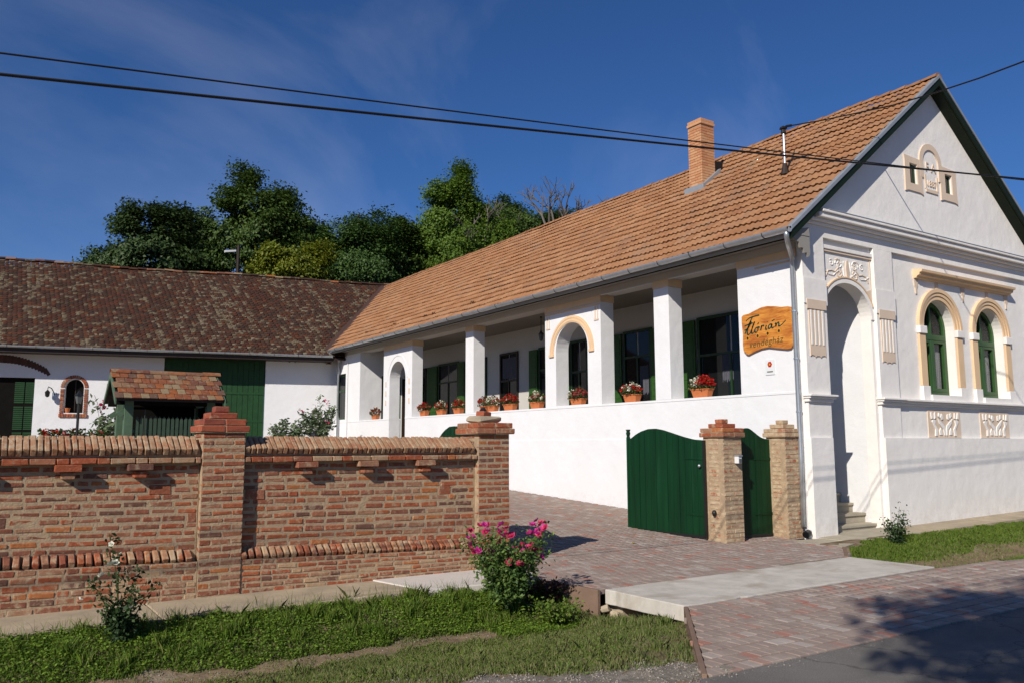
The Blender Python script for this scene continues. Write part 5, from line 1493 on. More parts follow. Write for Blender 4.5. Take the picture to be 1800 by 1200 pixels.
# relieving arch of dark brick above it
for j in range(30):
    a = math.radians(56 + j * 2.3)
    R = 2.9
    c = (12.55 + R * math.cos(math.radians(180) - a) * -1 * -1, 2.10 + R * math.sin(a))
    u0, z0 = 12.52 - R * math.cos(a) * -1 - 0.0, 2.12 + R * math.sin(a)
    u0 = 12.30 + R * math.cos(math.pi - a) * -1
    o = brick(BARN, bp(u0 * 1.0, WW - 0.008, z0), (0.122, 0.03, 0.30), BRICK_DARK, (0, 0, 0))
    o.rotation_euler = (Matrix.Rotation(math.atan2(EU.y, EU.x), 3, 'Z') @ Matrix.Rotation(-(math.pi / 2 - a), 3, 'Y')).to_euler()
# arched niche window with brick surround
wn_ = MB().prism(arch(9.75, 0.34, 2.98, 3.98, 0.34, 16), BF, WW + 0.28, WW + 0.30).build("window", SHADEBLACK, BARN)
MB().prism([(9.735, 3.0), (9.765, 3.0), (9.765, 4.30), (9.735, 4.30)], BF, WW + 0.255, WW + 0.279).build("mullion", BROWNWOOD, wn_)
nb = 19
for j in range(nb):
    a = math.pi * (j + 0.5) / nb
    o = brick(BARN, bp(9.75 + 0.415 * math.cos(a), WW - 0.004, 3.98 + 0.415 * math.sin(a)), (0.13, 0.05, 0.062), BRICK)
    o.rotation_euler = (Matrix.Rotation(math.atan2(EU.y, EU.x), 3, 'Z') @ Matrix.Rotation(-a, 3, 'Y')).to_euler()
for s in (-1, 1):
    for j in range(12):
        o = brick(BARN, bp(9.75 + s * 0.415, WW - 0.004, 2.98 + 0.04 + j * 0.080), (0.13, 0.05, 0.068), BRICK)
        o.rotation_euler = (0, 0, math.atan2(EU.y, EU.x))
for j in range(11):
    o = brick(BARN, bp(9.75 - 0.45 + j * 0.09, WW - 0.02, 2.90), (0.078, 0.09, 0.13), BRICK)
    o.rotation_euler = (0, 0, math.atan2(EU.y, EU.x))
pot0 = MB().lathe([(0.07, 0), (0.10, 0.16), (0.11, 0.16), (0.11, 0.19)], bp(9.97, WW + 0.1, 3.0), 12).build("flower_pot", TERRA)
tag(pot0, "small bare terracotta pot inside the barn's arched niche", "flower pot")
# roof: boards, eave, gutter
rb = MB().prism([(0.03, BZ - 0.10), (BD, BZ + BS * BD - 0.20), (16.6, BZ - 0.10), (16.6, BZ - 0.22), (BD, BZ + BS * BD - 0.30), (0.03, BZ - 0.19)], BU, -9.0, 21.5).build("roof", BROWNWOOD, BARN)
MB().prism([(0.05, BZ - 0.22), (WW, BZ - 0.22), (WW, BZ - 0.18), (0.05, BZ - 0.18)], BU, 0.0, 21.2).build("soffit", BROWNWOOD, rb)
MB().prism([(0.02, BZ - 0.26), (0.05, BZ - 0.26), (0.05, BZ - 0.02), (0.02, BZ - 0.02)], BU, 0.0, 21.2).build("fascia", BROWNWOOD, rb)
gcb = [(-0.075 + 0.08 * math.cos(math.pi + math.pi * j / 10), BZ - 0.03 + 0.08 * math.sin(math.pi + math.pi * j / 10)) for j in range(11)]
gb = MB().prism(gcb + [(x * 0.94 - .004, z + 0.006) for x, z in gcb[::-1]], BU, 0.05, 21.3).build("gutter", ZINC, BARN)
for j in range(22):
    MB().tube([bp(0.5 + j * 0.95, -0.075 + 0.086 * math.cos(math.pi + math.pi * q / 6), BZ - 0.03 + 0.086 * math.sin(math.pi + math.pi * q / 6)) for q in range(7)], 0.008, 5).build("gutter_bracket", BLACK, gb)
# old beaver-tail tiles: thousands, joined
bl = math.sqrt(1 + BS * BS)
rowl = 0.235
slope_len = BD * bl
nrow = int(slope_len / rowl)
tv = []; tw_, tl_ = 0.175, rowl + 0.09
for k in range(6):                                # rounded lower edge
    a = math.pi * k / 5
    tv.append((-math.cos(a) * tw_ * 0.49, -tl_ / 2 - 0.045 * math.sin(a), 0.034))
tv += [(tw_ * 0.49, tl_ / 2, 0.0), (-tw_ * 0.49, tl_ / 2, 0.0)]
tv2 = [(x, y, z - 0.020) for x, y, z in tv[:6]]
tvv = np.array(tv + tv2)
# faces are quads only: fan the top into quads, then the lower lip
tfq = np.array([(0, 1, 2, 7), (2, 3, 6, 7), (3, 4, 5, 6)] + [(8 + i, 9 + i, 1 + i, 0 + i) for i in range(5)])
upb = np.array([EW.x / bl, EW.y / bl, BS / bl]); acr = np.array(EU[:]); nb_ = np.cross(acr, upb); nb_ = nb_ if nb_[2] > 0 else -nb_
Rb = np.stack([-acr, upb, nb_], 1)
allv = []; allf = []; cnt = 0
for r in range(nrow + 1):
    s0 = (r + 0.5) * rowl
    umin = -0.4 - (r / nrow) * 8.6
    m = int((20.9 - umin) / tw_)
    uu = umin + (np.arange(m) + (0.5 if r % 2 else 0)) * tw_ + rng.normal(0, 0.008, m)
    sag = 0.05 * np.sin(uu * 0.55 + 0.3) * (s0 / slope_len) + 0.02 * np.sin(uu * 1.7 + r * 0.05) - 0.08 * np.exp(-((uu - 1.0) / 4) ** 2) * (s0 / slope_len)
    for j in range(m):
        c = np.array(B0[:]) + acr * uu[j] + upb * (s0 + rng.normal(0, 0.008)) + np.array([0, 0, BZ + sag[j] + rng.uniform(0, 0.012)])
        a_ = rng.normal(0, 0.03); b_ = rng.normal(0, 0.025)
        Rl = np.array([[1, -a_, b_], [a_, 1, 0], [-b_, 0, 1]])
        allv.append((tvv @ Rl.T) @ Rb.T + c); allf.append(tfq + cnt); cnt += len(tvv)
np_obj("tile", np.concatenate(allv), np.concatenate(allf), OLDTILE, rb, kind="stuff")
# ridge tiles of the barn, mortar-bedded and uneven
brm = [bpy.data.meshes.new("ridge_tile") for _ in range(2)]
for q, me in enumerate(brm):
    me.from_pydata([((0.13 if i == 0 else 0.11) * math.cos(math.pi * k / 6), -0.21 + 0.42 * i, 0.10 * math.sin(math.pi * k / 6)) for i in range(2) for k in range(7)], [], [(k, k + 1, 8 + k, 7 + k) for k in range(6)] + [tuple(range(7))])
    me.materials.append(OLDTILE if q else WELLTILE)
for j in range(72):
    u = -8.2 + j * 0.40
    sag = 0.05 * math.sin(u * 0.55 + 0.3) - 0.08 * math.exp(-((u - 1.0) / 4) ** 2)
    o = bpy.data.objects.new("ridge_tile", brm[0 if random.random() < 0.45 else 1])
    put(o, rb, bp(u, BD, BZ + BS * BD + 0.03 + sag + random.uniform(-.02, .02)))
    o.rotation_euler = (random.uniform(-.04, .04), random.uniform(-.06, .06), math.atan2(EU.y, EU.x) + math.pi / 2)
# dark red valley strip where the barn roof meets the house roof
vv = []
for x in np.linspace(12.45, 17.9, 24):
    z = RZ - RS * (RX - x); w = (z - BZ) / BS; y = 32.7 + (w - (x - 12.6) * 0.239) / 0.971
    j1, j2 = random.uniform(-.02, .02), random.uniform(-.02, .02)
    vv += [(x + 0.13 + j1, y - 0.05, z + 0.16), (x, y, z + 0.10), (x - 0.13 + j2, y + 0.06, z + 0.13)]
MB().add(vv, [(3 * i + k, 3 * i + k + 1, 3 * i + k + 4, 3 * i + k + 3) for i in range(23) for k in range(2)]).build("valley_strip", BRICK_DARK, BARN)
# wall lamp, camera box, hooks on the barn wall
wl_ = thing("wall_lantern", "small black lantern on a curled bracket beside the barn's niche", "lantern", bp(10.45, WW - 0.2, 3.6))
MB().lathe([(0.02, -0.14), (0.07, -0.10), (0.09, 0.06), (0.0, 0.16)], bp(10.62, WW - 0.28, 3.72), 6).build("lantern", BLACK, wl_)
MB().tube([bp(10.62, WW - 0.28, 3.88), bp(10.60, WW - 0.28, 3.98), bp(10.5, WW - 0.2, 3.92), bp(10.42, WW - 0.1, 3.75), bp(10.42, WW + 0.0, 3.62)], 0.018, 6).build("bracket", BLACK, wl_)
MB().prism([(10.36, 3.52), (10.50, 3.52), (10.50, 3.78), (10.36, 3.78)], BF, WW - 0.05, WW - 0.002).build("back_plate", ZINC, wl_)
bx_ = thing("alarm_box", "small grey box under the eave at the barn's right corner", "box", bp(0.1, WW - 0.1, 5.2))
MB().prism([(-0.02, 5.16), (0.2, 5.16), (0.2, 5.36), (-0.02, 5.36)], BF, WW - 0.12, WW - 0.002).build("case", OLDCONC, bx_, bevel=0.01)
MB().prism([(0.03, 5.18), (0.15, 5.18), (0.15, 5.27), (0.03, 5.27)], BF, WW - 0.135, WW - 0.121).build("face", BLACK, bx_)
fl2 = thing("twin_spotlight", "pair of little spotlights under the barn eave", "spotlight", bp(1.6, WW - 0.1, 5.2))
for s in (-1, 1):
    MB().tube([bp(1.6 + s * 0.10, WW - 0.05, 5.34), bp(1.6 + s * 0.12, WW - 0.16, 5.22)], 0.045, 8).build("lamp_head", BLACK, fl2)
MB().tube([bp(1.45, WW - 0.05, 5.36), bp(1.75, WW - 0.05, 5.36)], 0.02, 6).build("arm", BLACK, fl2)

# ================================================================== the well house
WE = thing("well_house", "green slatted well house with small patchwork tile roof", "well house", (3.75, 20.0, 0.45))
zr, ze = 3.32, 2.72
for s in (-1, 1):
    MB().prism([(20, zr), (20 + s * 0.85, ze), (20 + s * 0.85, ze - 0.05), (20, zr - 0.05)], GX, 2.58, 4.88).build("roof_boards", BROWNWOOD, WE)
sl = math.hypot(0.85, zr - ze); upw = Vector((0, 0.85, zr - ze)).normalized(); nw = Vector((0, -(zr - ze), 0.85)).normalized()
Rw = Matrix((Vector((1, 0, 0)), upw, nw)).transposed()
wt = cbox_mesh("tile", 0.162, 0.25, 0.028, 0.006, WELLTILE, 0.005)
for side in (0, 1):
    for r in range(5):
        for k in range(14):
            x = 2.64 + k * 0.172 + (0.08 if r % 2 else 0)
            if x > 4.86: continue
            c = Vector((x, 20 - 0.85, ze)) + upw * (0.08 + r * 0.205) + nw * 0.035
            o = bpy.data.objects.new("tile", wt)
            if side:
                c.y = 40 - c.y
            put(o, WE, c)
            e = (Rw if not side else Matrix.Rotation(math.pi, 3, 'Z') @ Rw).to_euler()
            o.rotation_euler = (e.x - 0.09 + random.uniform(-.04, .04), e.y + random.uniform(-.05, .05), e.z + random.uniform(-.04, .04))
wr = bpy.data.meshes.new("ridge_tile")
wr.from_pydata([((0.10 if i == 0 else 0.085) * math.cos(math.pi * k / 6), -0.2 + 0.4 * i, 0.085 * math.sin(math.pi * k / 6)) for i in range(2) for k in range(7)], [], [(k, k + 1, 8 + k, 7 + k) for k in range(6)] + [tuple(range(7))])
wr.materials.append(WELLTILE)
for k in range(6):
    o = bpy.data.objects.new("ridge_tile", wr); put(o, WE, (2.75 + k * 0.39, 20, zr + 0.01 + random.uniform(-.012, .012))); o.rotation_euler = (0, random.uniform(-.05, .05), math.pi / 2 + random.uniform(-.03, .03))
for xx in (2.585, 4.84):
    for s in (-1, 1):
        MB().prism([(20, zr + 0.03), (20 + s * 0.90, ze + 0.0), (20 + s * 0.90, ze - 0.13), (20, zr - 0.11)], GX, xx - 0.03, xx).build("barge_board", WELLGREEN, WE)
for xx in (2.88, 4.58):
    for yy in (19.45, 20.55):
        MB().box(xx - 0.09, xx + 0.09, yy - 0.09, yy + 0.09, 0.4, 2.70).build("post", WELLGREEN, WE, bevel=0.01)
for yy in (19.45, 20.55):
    MB().box(2.62, 4.84, yy - 0.07, yy + 0.07, 2.60, 2.74).build("beam", SHADEBLACK, WE)  # beam coloured black for the roof's shadow on it
    MB().prism([(2.62, 2.40), (2.70, 2.33), (2.98, 2.52), (2.98, 2.60), (2.90, 2.60)], GY, yy - 0.05, yy + 0.05).build("brace", WELLGREEN, WE)
n = 16
for k in range(n):
    xx = 3.06 + k * (4.42 - 3.06) / (n - 1)
    MB().prism([(xx - 0.032, 0.45), (xx + 0.032, 0.45), (xx + 0.032, 2.30 + random.uniform(-.03, .02)), (xx, 2.36), (xx - 0.032, 2.30 + random.uniform(-.03, .02))], GY, 19.40, 19.425).build("slat", WELLSHADE, WE)
for zz in (0.8, 2.0):
    MB().box(2.98, 4.5, 19.43, 19.47, zz, zz + 0.07).build("rail", WELLGREEN, WE)
MB().box(3.0, 4.48, 20.52, 20.55, 0.5, 2.6).build("back_boards", SHADEBLACK, WE)  # boards blackened to paint in the shade under the roof
MB().box(4.55, 4.58, 19.5, 20.5, 0.5, 2.6).build("side_boards", SHADEBLACK, WE)  # blackened likewise for the shaded interior
MB().lathe([(0.55, 0), (0.55, 0.8), (0.48, 0.8), (0.48, 0.0)], (3.72, 20.0, 0.45), 20).build("well_ring", OLDCONC, WE)
MB().tube([(2.95, 20, 1.75), (4.55, 20, 1.75)], 0.09, 10).build("windlass", BROWNWOOD, WE)
MB().tube([(3.2, 19.36, 2.5), (3.2, 19.36, 1.7)], 0.012, 5).build("chain", BLACK, WE)

# yard lamp post
yl = thing("yard_lamp_post", "black lamp post with small lantern in front of the barn", "lamp post", (2.17, 22.0, 0.54))
MB().tube([(2.17, 22, 0.5), (2.17, 22, 2.72)], [0.04, 0.028], 8).build("post", BLACK, yl)
MB().lathe([(0.05, 0), (0.085, 0.16), (0.085, 0.18)], (2.17, 22, 2.72), 6).build("lantern_glass", LAMPGLASS, yl)
MB().lathe([(0.11, 0), (0.05, 0.07), (0.01, 0.13)], (2.17, 22, 2.90), 6).build("lantern_roof", BLACK, yl)
yl2 = thing("garden_lantern", "low dark lantern among the oleanders behind the wall", "lantern", (9.95, 27.5, 0.8))
MB().lathe([(0.05, 0), (0.05, 1.05)], (9.95, 27.5, 0.8), 8).build("post", BLACK, yl2)
MB().lathe([(0.14, 0), (0.10, 0.10), (0.02, 0.20)], (9.95, 27.5, 2.02), 8).build("lantern_roof", BLACK, yl2)
MB().lathe([(0.07, 0), (0.09, 0.17)], (9.95, 27.5, 1.85), 8).build("lantern_glass", LAMPGLASS, yl2)

# gallery hanging lamp
hl = thing("hanging_lantern", "black lantern hanging on a rod in the gallery", "lantern", (14.3, 20.12, 5.0))
MB().tube([(14.3, 20.12, 5.56), (14.3, 20.12, 5.12)], 0.012, 6).build("rod", BLACK, hl)
MB().lathe([(0.03, 0), (0.03, 0.05)], (14.3, 20.12, 5.51), 8).build("ceiling_rose", BLACK, hl)
MB().lathe([(0.10, 0.0), (0.03, 0.08), (0.02, 0.12)], (14.3, 20.12, 5.02), 6).build("lantern_roof", BLACK, hl)
MB().lathe([(0.03, -0.20), (0.06, -0.16), (0.085, 0.0)], (14.3, 20.12, 5.02), 6).build("lantern_glass", LAMPGLASS, hl)

# ================================================================== guest-house sign and plaque
SG = thing("wooden_sign", "varnished wooden board lettered Flórián vendégház on the end pier", "sign", (XG - 0.03, 10.69, 3.5))
def sg(s, t, d=0.0): return (XG - 0.012 - d, 11.31 - s, 3.42 + t)       # s to the viewer's right, t up
SGF = lambda a, b, d: sg(a, b, d)
so = [(0.03, 0.17), (0.10, 0.09), (0.16, 0.075), (0.30, 0.12), (0.48, 0.165), (0.66, 0.175), (0.90, 0.13), (1.10, 0.095), (1.19, 0.10), (1.235, 0.15), (1.245, 0.30), (1.235, 0.60), (1.24, 0.83), (1.21, 0.90), (1.15, 0.915),
      (1.0, 0.925), (0.82, 0.965), (0.66, 0.99), (0.52, 0.985), (0.38, 0.95), (0.20, 0.90), (0.06, 0.89), (0.015, 0.86), (0.01, 0.75), (0.03, 0.5), (0.02, 0.3)]
MB().prism(so, SGF, 0.0, 0.045).build("board", SIGNWOOD, SG, bevel=0.008)
def stroke(pts, r, mat, name="lettering", sub=5):
    P = [Vector((a, b, 0)) for a, b in pts]
    out = []
    for i in range(len(P) - 1):
        p0, p1, p2, p3 = P[max(i - 1, 0)], P[i], P[i + 1], P[min(i + 2, len(P) - 1)]
        for j in range(sub):
            t = j / sub
            out.append(0.5 * ((2 * p1) + (-p0 + p2) * t + (2 * p0 - 5 * p1 + 4 * p2 - p3) * t * t + (-p0 + 3 * p1 - 3 * p2 + p3) * t ** 3))
    out.append(P[-1])
    n = len(out)
    left = []; right = []
    for i, p in enumerate(out):
        d = (out[min(i + 1, n - 1)] - out[max(i - 1, 0)])
        ang = math.atan2(d.y, d.x)
        w = r * (0.55 + 0.75 * abs(math.sin(ang - 0.6)))          # a broad-nib pen
        nn = Vector((-math.sin(ang), math.cos(ang), 0)) * w
        left.append(p + nn); right.append(p - nn)
    vs = [sg(p.x, p.y, 0.0462) for p in left] + [sg(p.x, p.y, 0.0462) for p in right] + [sg(p.x, p.y, 0.050) for p in left] + [sg(p.x, p.y, 0.050) for p in right]
    fs = [(2 * n + i, 2 * n + i + 1, 3 * n + i + 1, 3 * n + i) for i in range(n - 1)] + [(i, i + 1, 2 * n + i + 1, 2 * n + i) for i in range(n - 1)] + [(n + i, n + i + 1, 3 * n + i + 1, 3 * n + i) for i in range(n - 1)]
    return MB().add(vs, fs).build(name, mat, SG)
W = 0.0135
FL = [[(0.13, 0.755), (0.20, 0.80), (0.32, 0.825), (0.47, 0.835)],                                   # F: head stroke
      [(0.30, 0.82), (0.23, 0.72), (0.17, 0.62), (0.12, 0.55), (0.09, 0.50)],                        # F: stem
      [(0.09, 0.66), (0.20, 0.685), (0.30, 0.70)],                                                   # F: bar
      [(0.08, 0.575), (0.17, 0.60), (0.25, 0.70), (0.24, 0.735), (0.19, 0.64), (0.15, 0.53), (0.17, 0.475), (0.23, 0.50)],   # l with a loop
      [(0.23, 0.50), (0.32, 0.66), (0.345, 0.72), (0.30, 0.64), (0.26, 0.53), (0.28, 0.49), (0.33, 0.52)],
      [(0.41, 0.60), (0.36, 0.58), (0.34, 0.525), (0.38, 0.50), (0.425, 0.55), (0.42, 0.60), (0.47, 0.59)],                   # o
      [(0.42, 0.655), (0.45, 0.69)],
      [(0.49, 0.525), (0.505, 0.57), (0.52, 0.625)], [(0.507, 0.575), (0.53, 0.61), (0.56, 0.615), (0.575, 0.60)],             # r
      [(0.635, 0.615), (0.615, 0.56), (0.625, 0.525), (0.655, 0.54)], [(0.655, 0.672), (0.668, 0.682)],                        # i
      [(0.76, 0.62), (0.71, 0.615), (0.68, 0.57), (0.70, 0.535), (0.74, 0.56), (0.77, 0.62), (0.76, 0.56), (0.79, 0.54), (0.83, 0.57)],   # a
      [(0.77, 0.675), (0.84, 0.70)],
      [(0.84, 0.61), (0.865, 0.625), (0.86, 0.56), (0.88, 0.60), (0.92, 0.635), (0.935, 0.60), (0.93, 0.565), (0.97, 0.565), (1.03, 0.60), (1.10, 0.655)]]   # n
for st in FL: stroke(st, W, SIGNGREEN)
for s, t in ((0.155, 0.405), (0.41, 0.425), (0.66, 0.445), (0.93, 0.465)):
    m = 9
    MB().prism([(s + (0.055 if k % 2 else 0.034) * math.cos(math.pi * k / m), t + (0.06 if k % 2 else 0.036) * math.sin(math.pi * k / m)) for k in range(2 * m)], SGF, 0.0455, 0.049).build("sunflower", SUNFLOWER, SG)
    MB().prism([(s + 0.026 * math.cos(2 * math.pi * k / 10), t + 0.032 * math.sin(2 * math.pi * k / 10)) for k in range(10)], SGF, 0.0492, 0.052).build("sunflower_heart", SUNHEART, SG)
tx = text("lettering", "vendégház", 0.185, SIGNBROWN, SG, sg(0.60, 0.225, 0.047), (0, 0, 0), 0.002, 0.25, 1.08)
tx.rotation_euler = (Matrix(((0, 0, -1), (-1, 0, 0), (0, 1, 0)))).to_euler()
tx.rotation_euler.rotate_axis('Z', 0.05)
PL = thing("small_plaque", "small white plaque with red emblem below the wooden sign", "plaque", (XG - 0.01, 10.67, 3.1))
MB().box(XG - 0.014, XG - 0.002, 10.56, 10.78, 3.06, 3.36).build("plate", PLASTIC, PL, bevel=0.003)
MB().prism([(10.67 + 0.055 * math.cos(a), 3.265 + 0.06 * math.sin(a)) for a in np.linspace(0, 2 * math.pi, 7)[:-1]], GX, XG - 0.018, XG - 0.0142).build("emblem", REDPAINT, PL)
MB().prism([(10.67 + 0.022 * math.cos(a), 3.265 + 0.022 * math.sin(a)) for a in np.linspace(0, 2 * math.pi, 9)[:-1]], GX, XG - 0.020, XG - 0.0182).build("emblem_heart", SUNFLOWER, PL)
MB().box(XG - 0.017, XG - 0.0142, 10.60, 10.74, 3.11, 3.135).build("print_line", LETTERGREY, PL)

# ================================================================== flower boxes on the gallery sill
def flower_box(label, y, long, reds, whites, fmat=None, seed=0):
    t = thing("flower_box", label, "flower box", (XG + 0.20, y, 2.716), "begonia boxes on the gallery sill")
    cx, z = XG + 0.20, 2.716
    w0, w1, d0, d1, h = long * 0.40, long * 0.5, 0.065, 0.09, 0.17
    vs = [(cx + sx * d, y + sy * w, zz) for (w, d, zz) in ((w0, d0, z), (w1, d1, z + h), (w1 + .012, d1 + .012, z + h), (w1 + .012, d1 + .012, z + h + .025), (w1 - .012, d1 - .012, z + h + .025), (w1 - .015, d1 - .015, z + h - 0.02)) for sx, sy in ((-1, -1), (1, -1), (1, 1), (-1, 1))]
    fs = [(3, 2, 1, 0)] + [(4 * a + i, 4 * a + (i + 1) % 4, 4 * a + 4 + (i + 1) % 4, 4 * a + 4 + i) for a in range(5) for i in range(4)] + [(20, 21, 22, 23)]
    MB().add(vs, fs).build("box", TERRA, t)
    n = 340
    def dome(m, lo, ex=1.0):
        a = rng.uniform(0, 2 * np.pi, m); r = np.sqrt(rng.uniform(0, 1, m)); q = rng.uniform(lo, 1, m)
        return np.stack([cx - 0.02 + 0.20 * r * np.cos(a), y + (long * 0.72) * r * np.sin(a) * ex, z + h + 0.02 + 0.31 * q * (1 - 0.55 * r * r)], 1)
    leaf_cloud("foliage", dome(n, 0.0), 0.030, L_POT, t, up=0.2, origin=tuple(WL[t.name]))
    def heads(m, mat, side, nm):
        m = int(m * 1.25); c = dome(m, 0.45)
        if side: c[:, 1] = y + side * np.abs(c[:, 1] - y) * 1.0
        P = (c[:, None, :] + rng.normal(0, 0.016, (m, 9, 3))).reshape(-1, 3)
        leaf_cloud(nm, P, 0.020, mat, t, up=0.1, aspect=0.9, origin=tuple(WL[t.name]))
    if reds: heads(reds, fmat or F_RED, 0 if not whites else reds and seed, "blossoms")
    if whites: heads(whites, F_WHITE, 0 if not reds else -seed, "blossoms")
flower_box("terracotta box of dull red begonias left of the arched doorway", 29.92, 0.42, 34, 8, F_SALMON)
flower_box("dark red begonia box nearest the doorway pier, first of three", 25.78, 0.42, 46, 0, F_RED)
flower_box("red and white begonia box in the middle of the three", 24.53, 0.46, 30, 14, F_RED)
flower_box("dusky red begonia box of the three, touching the slim column", 23.37, 0.44, 42, 6, F_RED)
flower_box("small red begonia box just right of the slim far column", 21.75, 0.30, 28, 2, F_RED)
flower_box("white begonia box between two red boxes behind the wall pier", 21.24, 0.40, 12, 24, F_RED)
flower_box("bright red begonia box in front of the brown glazed door", 20.30, 0.52, 72, 6, F_RED, 0)
flower_box("cream and dusky begonia box left of the ochre arch pier", 18.93, 0.48, 24, 24, F_SALMON)
flower_box("pinkish begonia box standing inside the ochre arch", 17.05, 0.48, 48, 10, F_SALMON, -1)
flower_box("white and red begonia box between the arch and the near column", 14.95, 0.46, 28, 26, F_RED, 0)
flower_box("large red and white begonia box nearest the wooden sign", 12.68, 0.50, 80, 22, F_RED, -1)

# ================================================================== roses and other small plants
def petal_mesh(name, mat, r=0.03):
    m = MB()
    for ringi, (n, rr, tilt) in enumerate(((5, 1.0, 0.5), (5, 0.72, 0.9), (3, 0.42, 1.25))):
        for k in range(n):
            a = 2 * math.pi * (k + 0.5 * ringi) / n
            d = Vector((math.cos(a), math.sin(a), 0)); s = Vector((-d.y, d.x, 0)); u = Vector((0, 0, 1))
            c = d * math.cos(tilt) + u * math.sin(tilt)
            b = Vector((0, 0, -0.2 * r))
            m.add([b, b + (c * 0.6 + s * 0.55) * r * rr, b + c * r * rr * 1.15, b + (c * 0.6 - s * 0.55) * r * rr], [(0, 1, 2, 3)])
    me = bpy.data.meshes.new(name); me.from_pydata(m.v, [], m.f); me.materials.append(mat)
    return me
def shrub(name, label, base, stems, leaf, mat, lsize, nleaf, cat="bush", stem_mat=STEM, group=None, spread=0.09, r0=0.008, up=0.2, low=0.1):
    """stems: list of polylines (relative to base); leaves scattered along and around the upper parts"""
    t = thing(name, label, cat, base, group)
    mb = MB(); pts = []
    for st in stems:
        P = [Vector(base) + Vector(p) for p in st]
        mb.tube(P, [r0 * (1 - 0.7 * i / (len(P) - 1)) for i in range(len(P))], 5)
        for i in range(len(P) - 1):
            for _ in range(6):
                q = random.random()
                f = (i + q) / (len(P) - 1)
                if f > low: pts.append(P[i].lerp(P[i + 1], q))
    mb.build("stems", stem_mat, t, origin=base)
    c = np.array([pts[i][:] for i in rng.integers(0, len(pts), nleaf)])
    c = c + rng.normal(0, spread, (nleaf, 3)) * np.array([1, 1, 0.8])
    c[:, 2] = np.maximum(c[:, 2], base[2] + 0.02)
    leaf_cloud("foliage", c, lsize, mat, t, up=up, origin=base)
    return t
def canes(n, h, w, bend=0.5, jit=0.05):
    out = []
    for k in range(n):
        a = 2 * math.pi * k / n + random.uniform(-.3, .3); hh = h * random.uniform(0.65, 1.05); ww = w * random.uniform(0.35, 1.0)
        st = []
        for i in range(6):
            f = i / 5
            st.append((math.cos(a) * ww * f ** (1 + bend) + random.uniform(-jit, jit) * f, math.sin(a) * ww * f ** (1 + bend) + random.uniform(-jit, jit) * f, hh * f))
        out.append(st)
    return out
# pink rose
base = (5.38, 8.30, -0.20)
ST = canes(26, 0.86, 0.52, 0.35, 0.05)
pr = shrub("rose_bush", "full pink rose bush at the drive's edge before the wall pier", base, ST, None, L_ROSE, 0.025, 6500, spread=0.075, low=0.25)
pme = [petal_mesh("blossom", F_PINK, 0.050), petal_mesh("blossom", F_LILAC, 0.046), petal_mesh("blossom", F_PINK, 0.038)]
for k in range(80):
    st = random.choice(ST)
    a = Vector(st[-1]) * random.uniform(0.97, 1.08) + Vector((random.uniform(-.07, .07), random.uniform(-.07, .07), random.uniform(-.03, .07)))
    if a.z < 0.55: a.z = random.uniform(0.6, 0.9)
    o = bpy.data.objects.new("blossom", random.choice(pme)); put(o, pr, Vector(base) + a); o.rotation_euler = (random.uniform(-.9, .9), random.uniform(-.9, .9), random.uniform(0, 6)); o.scale = (random.uniform(.7, 1.2),) * 3
# white rose
base = (1.31, 8.62, -0.12)
ST = [[(0, 0, 0), (-0.03, 0, .3), (-0.05, 0.02, .6), (-0.10, 0, .85), (-0.14, 0, 1.02)], [(0, 0, 0), (0.05, 0, .25), (.09, .03, .5), (.16, 0.02, .68)], [(0, 0, 0), (-.08, 0.03, .25), (-.20, 0, .5), (-.31, 0, .62)],
      [(0, 0, 0), (.03, -.05, .2), (.07, -.08, .4), (.10, -.1, .55)], [(0, 0, 0), (-.02, .05, .3), (-.03, .08, .6), (-.05, .06, .8)], [(0, 0, 0), (.10, .02, .2), (.20, .0, .40), (.34, .02, .56)], [(0, 0, 0), (-.05, -.04, .2), (-.10, -.06, .38), (-.22, -.05, .5)]]
wrs = shrub("rose_bush", "slender white rose bush standing before the brick wall", base, ST + canes(7, 0.42, 0.18), None, L_ROSEDK, 0.025, 1700, spread=0.042, low=0.08)
wme = [petal_mesh("blossom", F_WHITE, 0.050), petal_mesh("blossom", F_WHITE, 0.036)]
for (dx, dz, s) in ((-0.125, .745, 1.15), (-0.09, .76, .8), (-0.20, .66, .75), (-0.22, .645, .55), (-0.13, .93, .6), (-0.36, .46, .55), (-0.05, .84, .4), (0.06, .35, .35)):
    o = bpy.data.objects.new("blossom", wme[0]); put(o, wrs, (base[0] + dx, base[1] - 0.10, base[2] + dz)); o.rotation_euler = (random.uniform(0.3, 1.2), random.uniform(-.6, .6), random.uniform(0, 6)); o.scale = (s,) * 3
# young rose by the gable
base = (13.72, 8.62, -0.05)
shrub("rose_bush", "young leafy rose without flowers on the gable's grass verge", base, [[(0, 0, 0), (.02, 0, .2), (.10, 0, .45), (.16, 0, .66)], [(0, 0, 0), (-.08, 0, .2), (-.22, 0, .36), (-.36, 0, .42)], [(0, 0, 0), (.08, .02, .25), (.2, 0, .45), (.30, 0, .60)]] + canes(9, 0.46, 0.26), None, L_ROSEDK, 0.026, 900, spread=0.05, low=0.05)
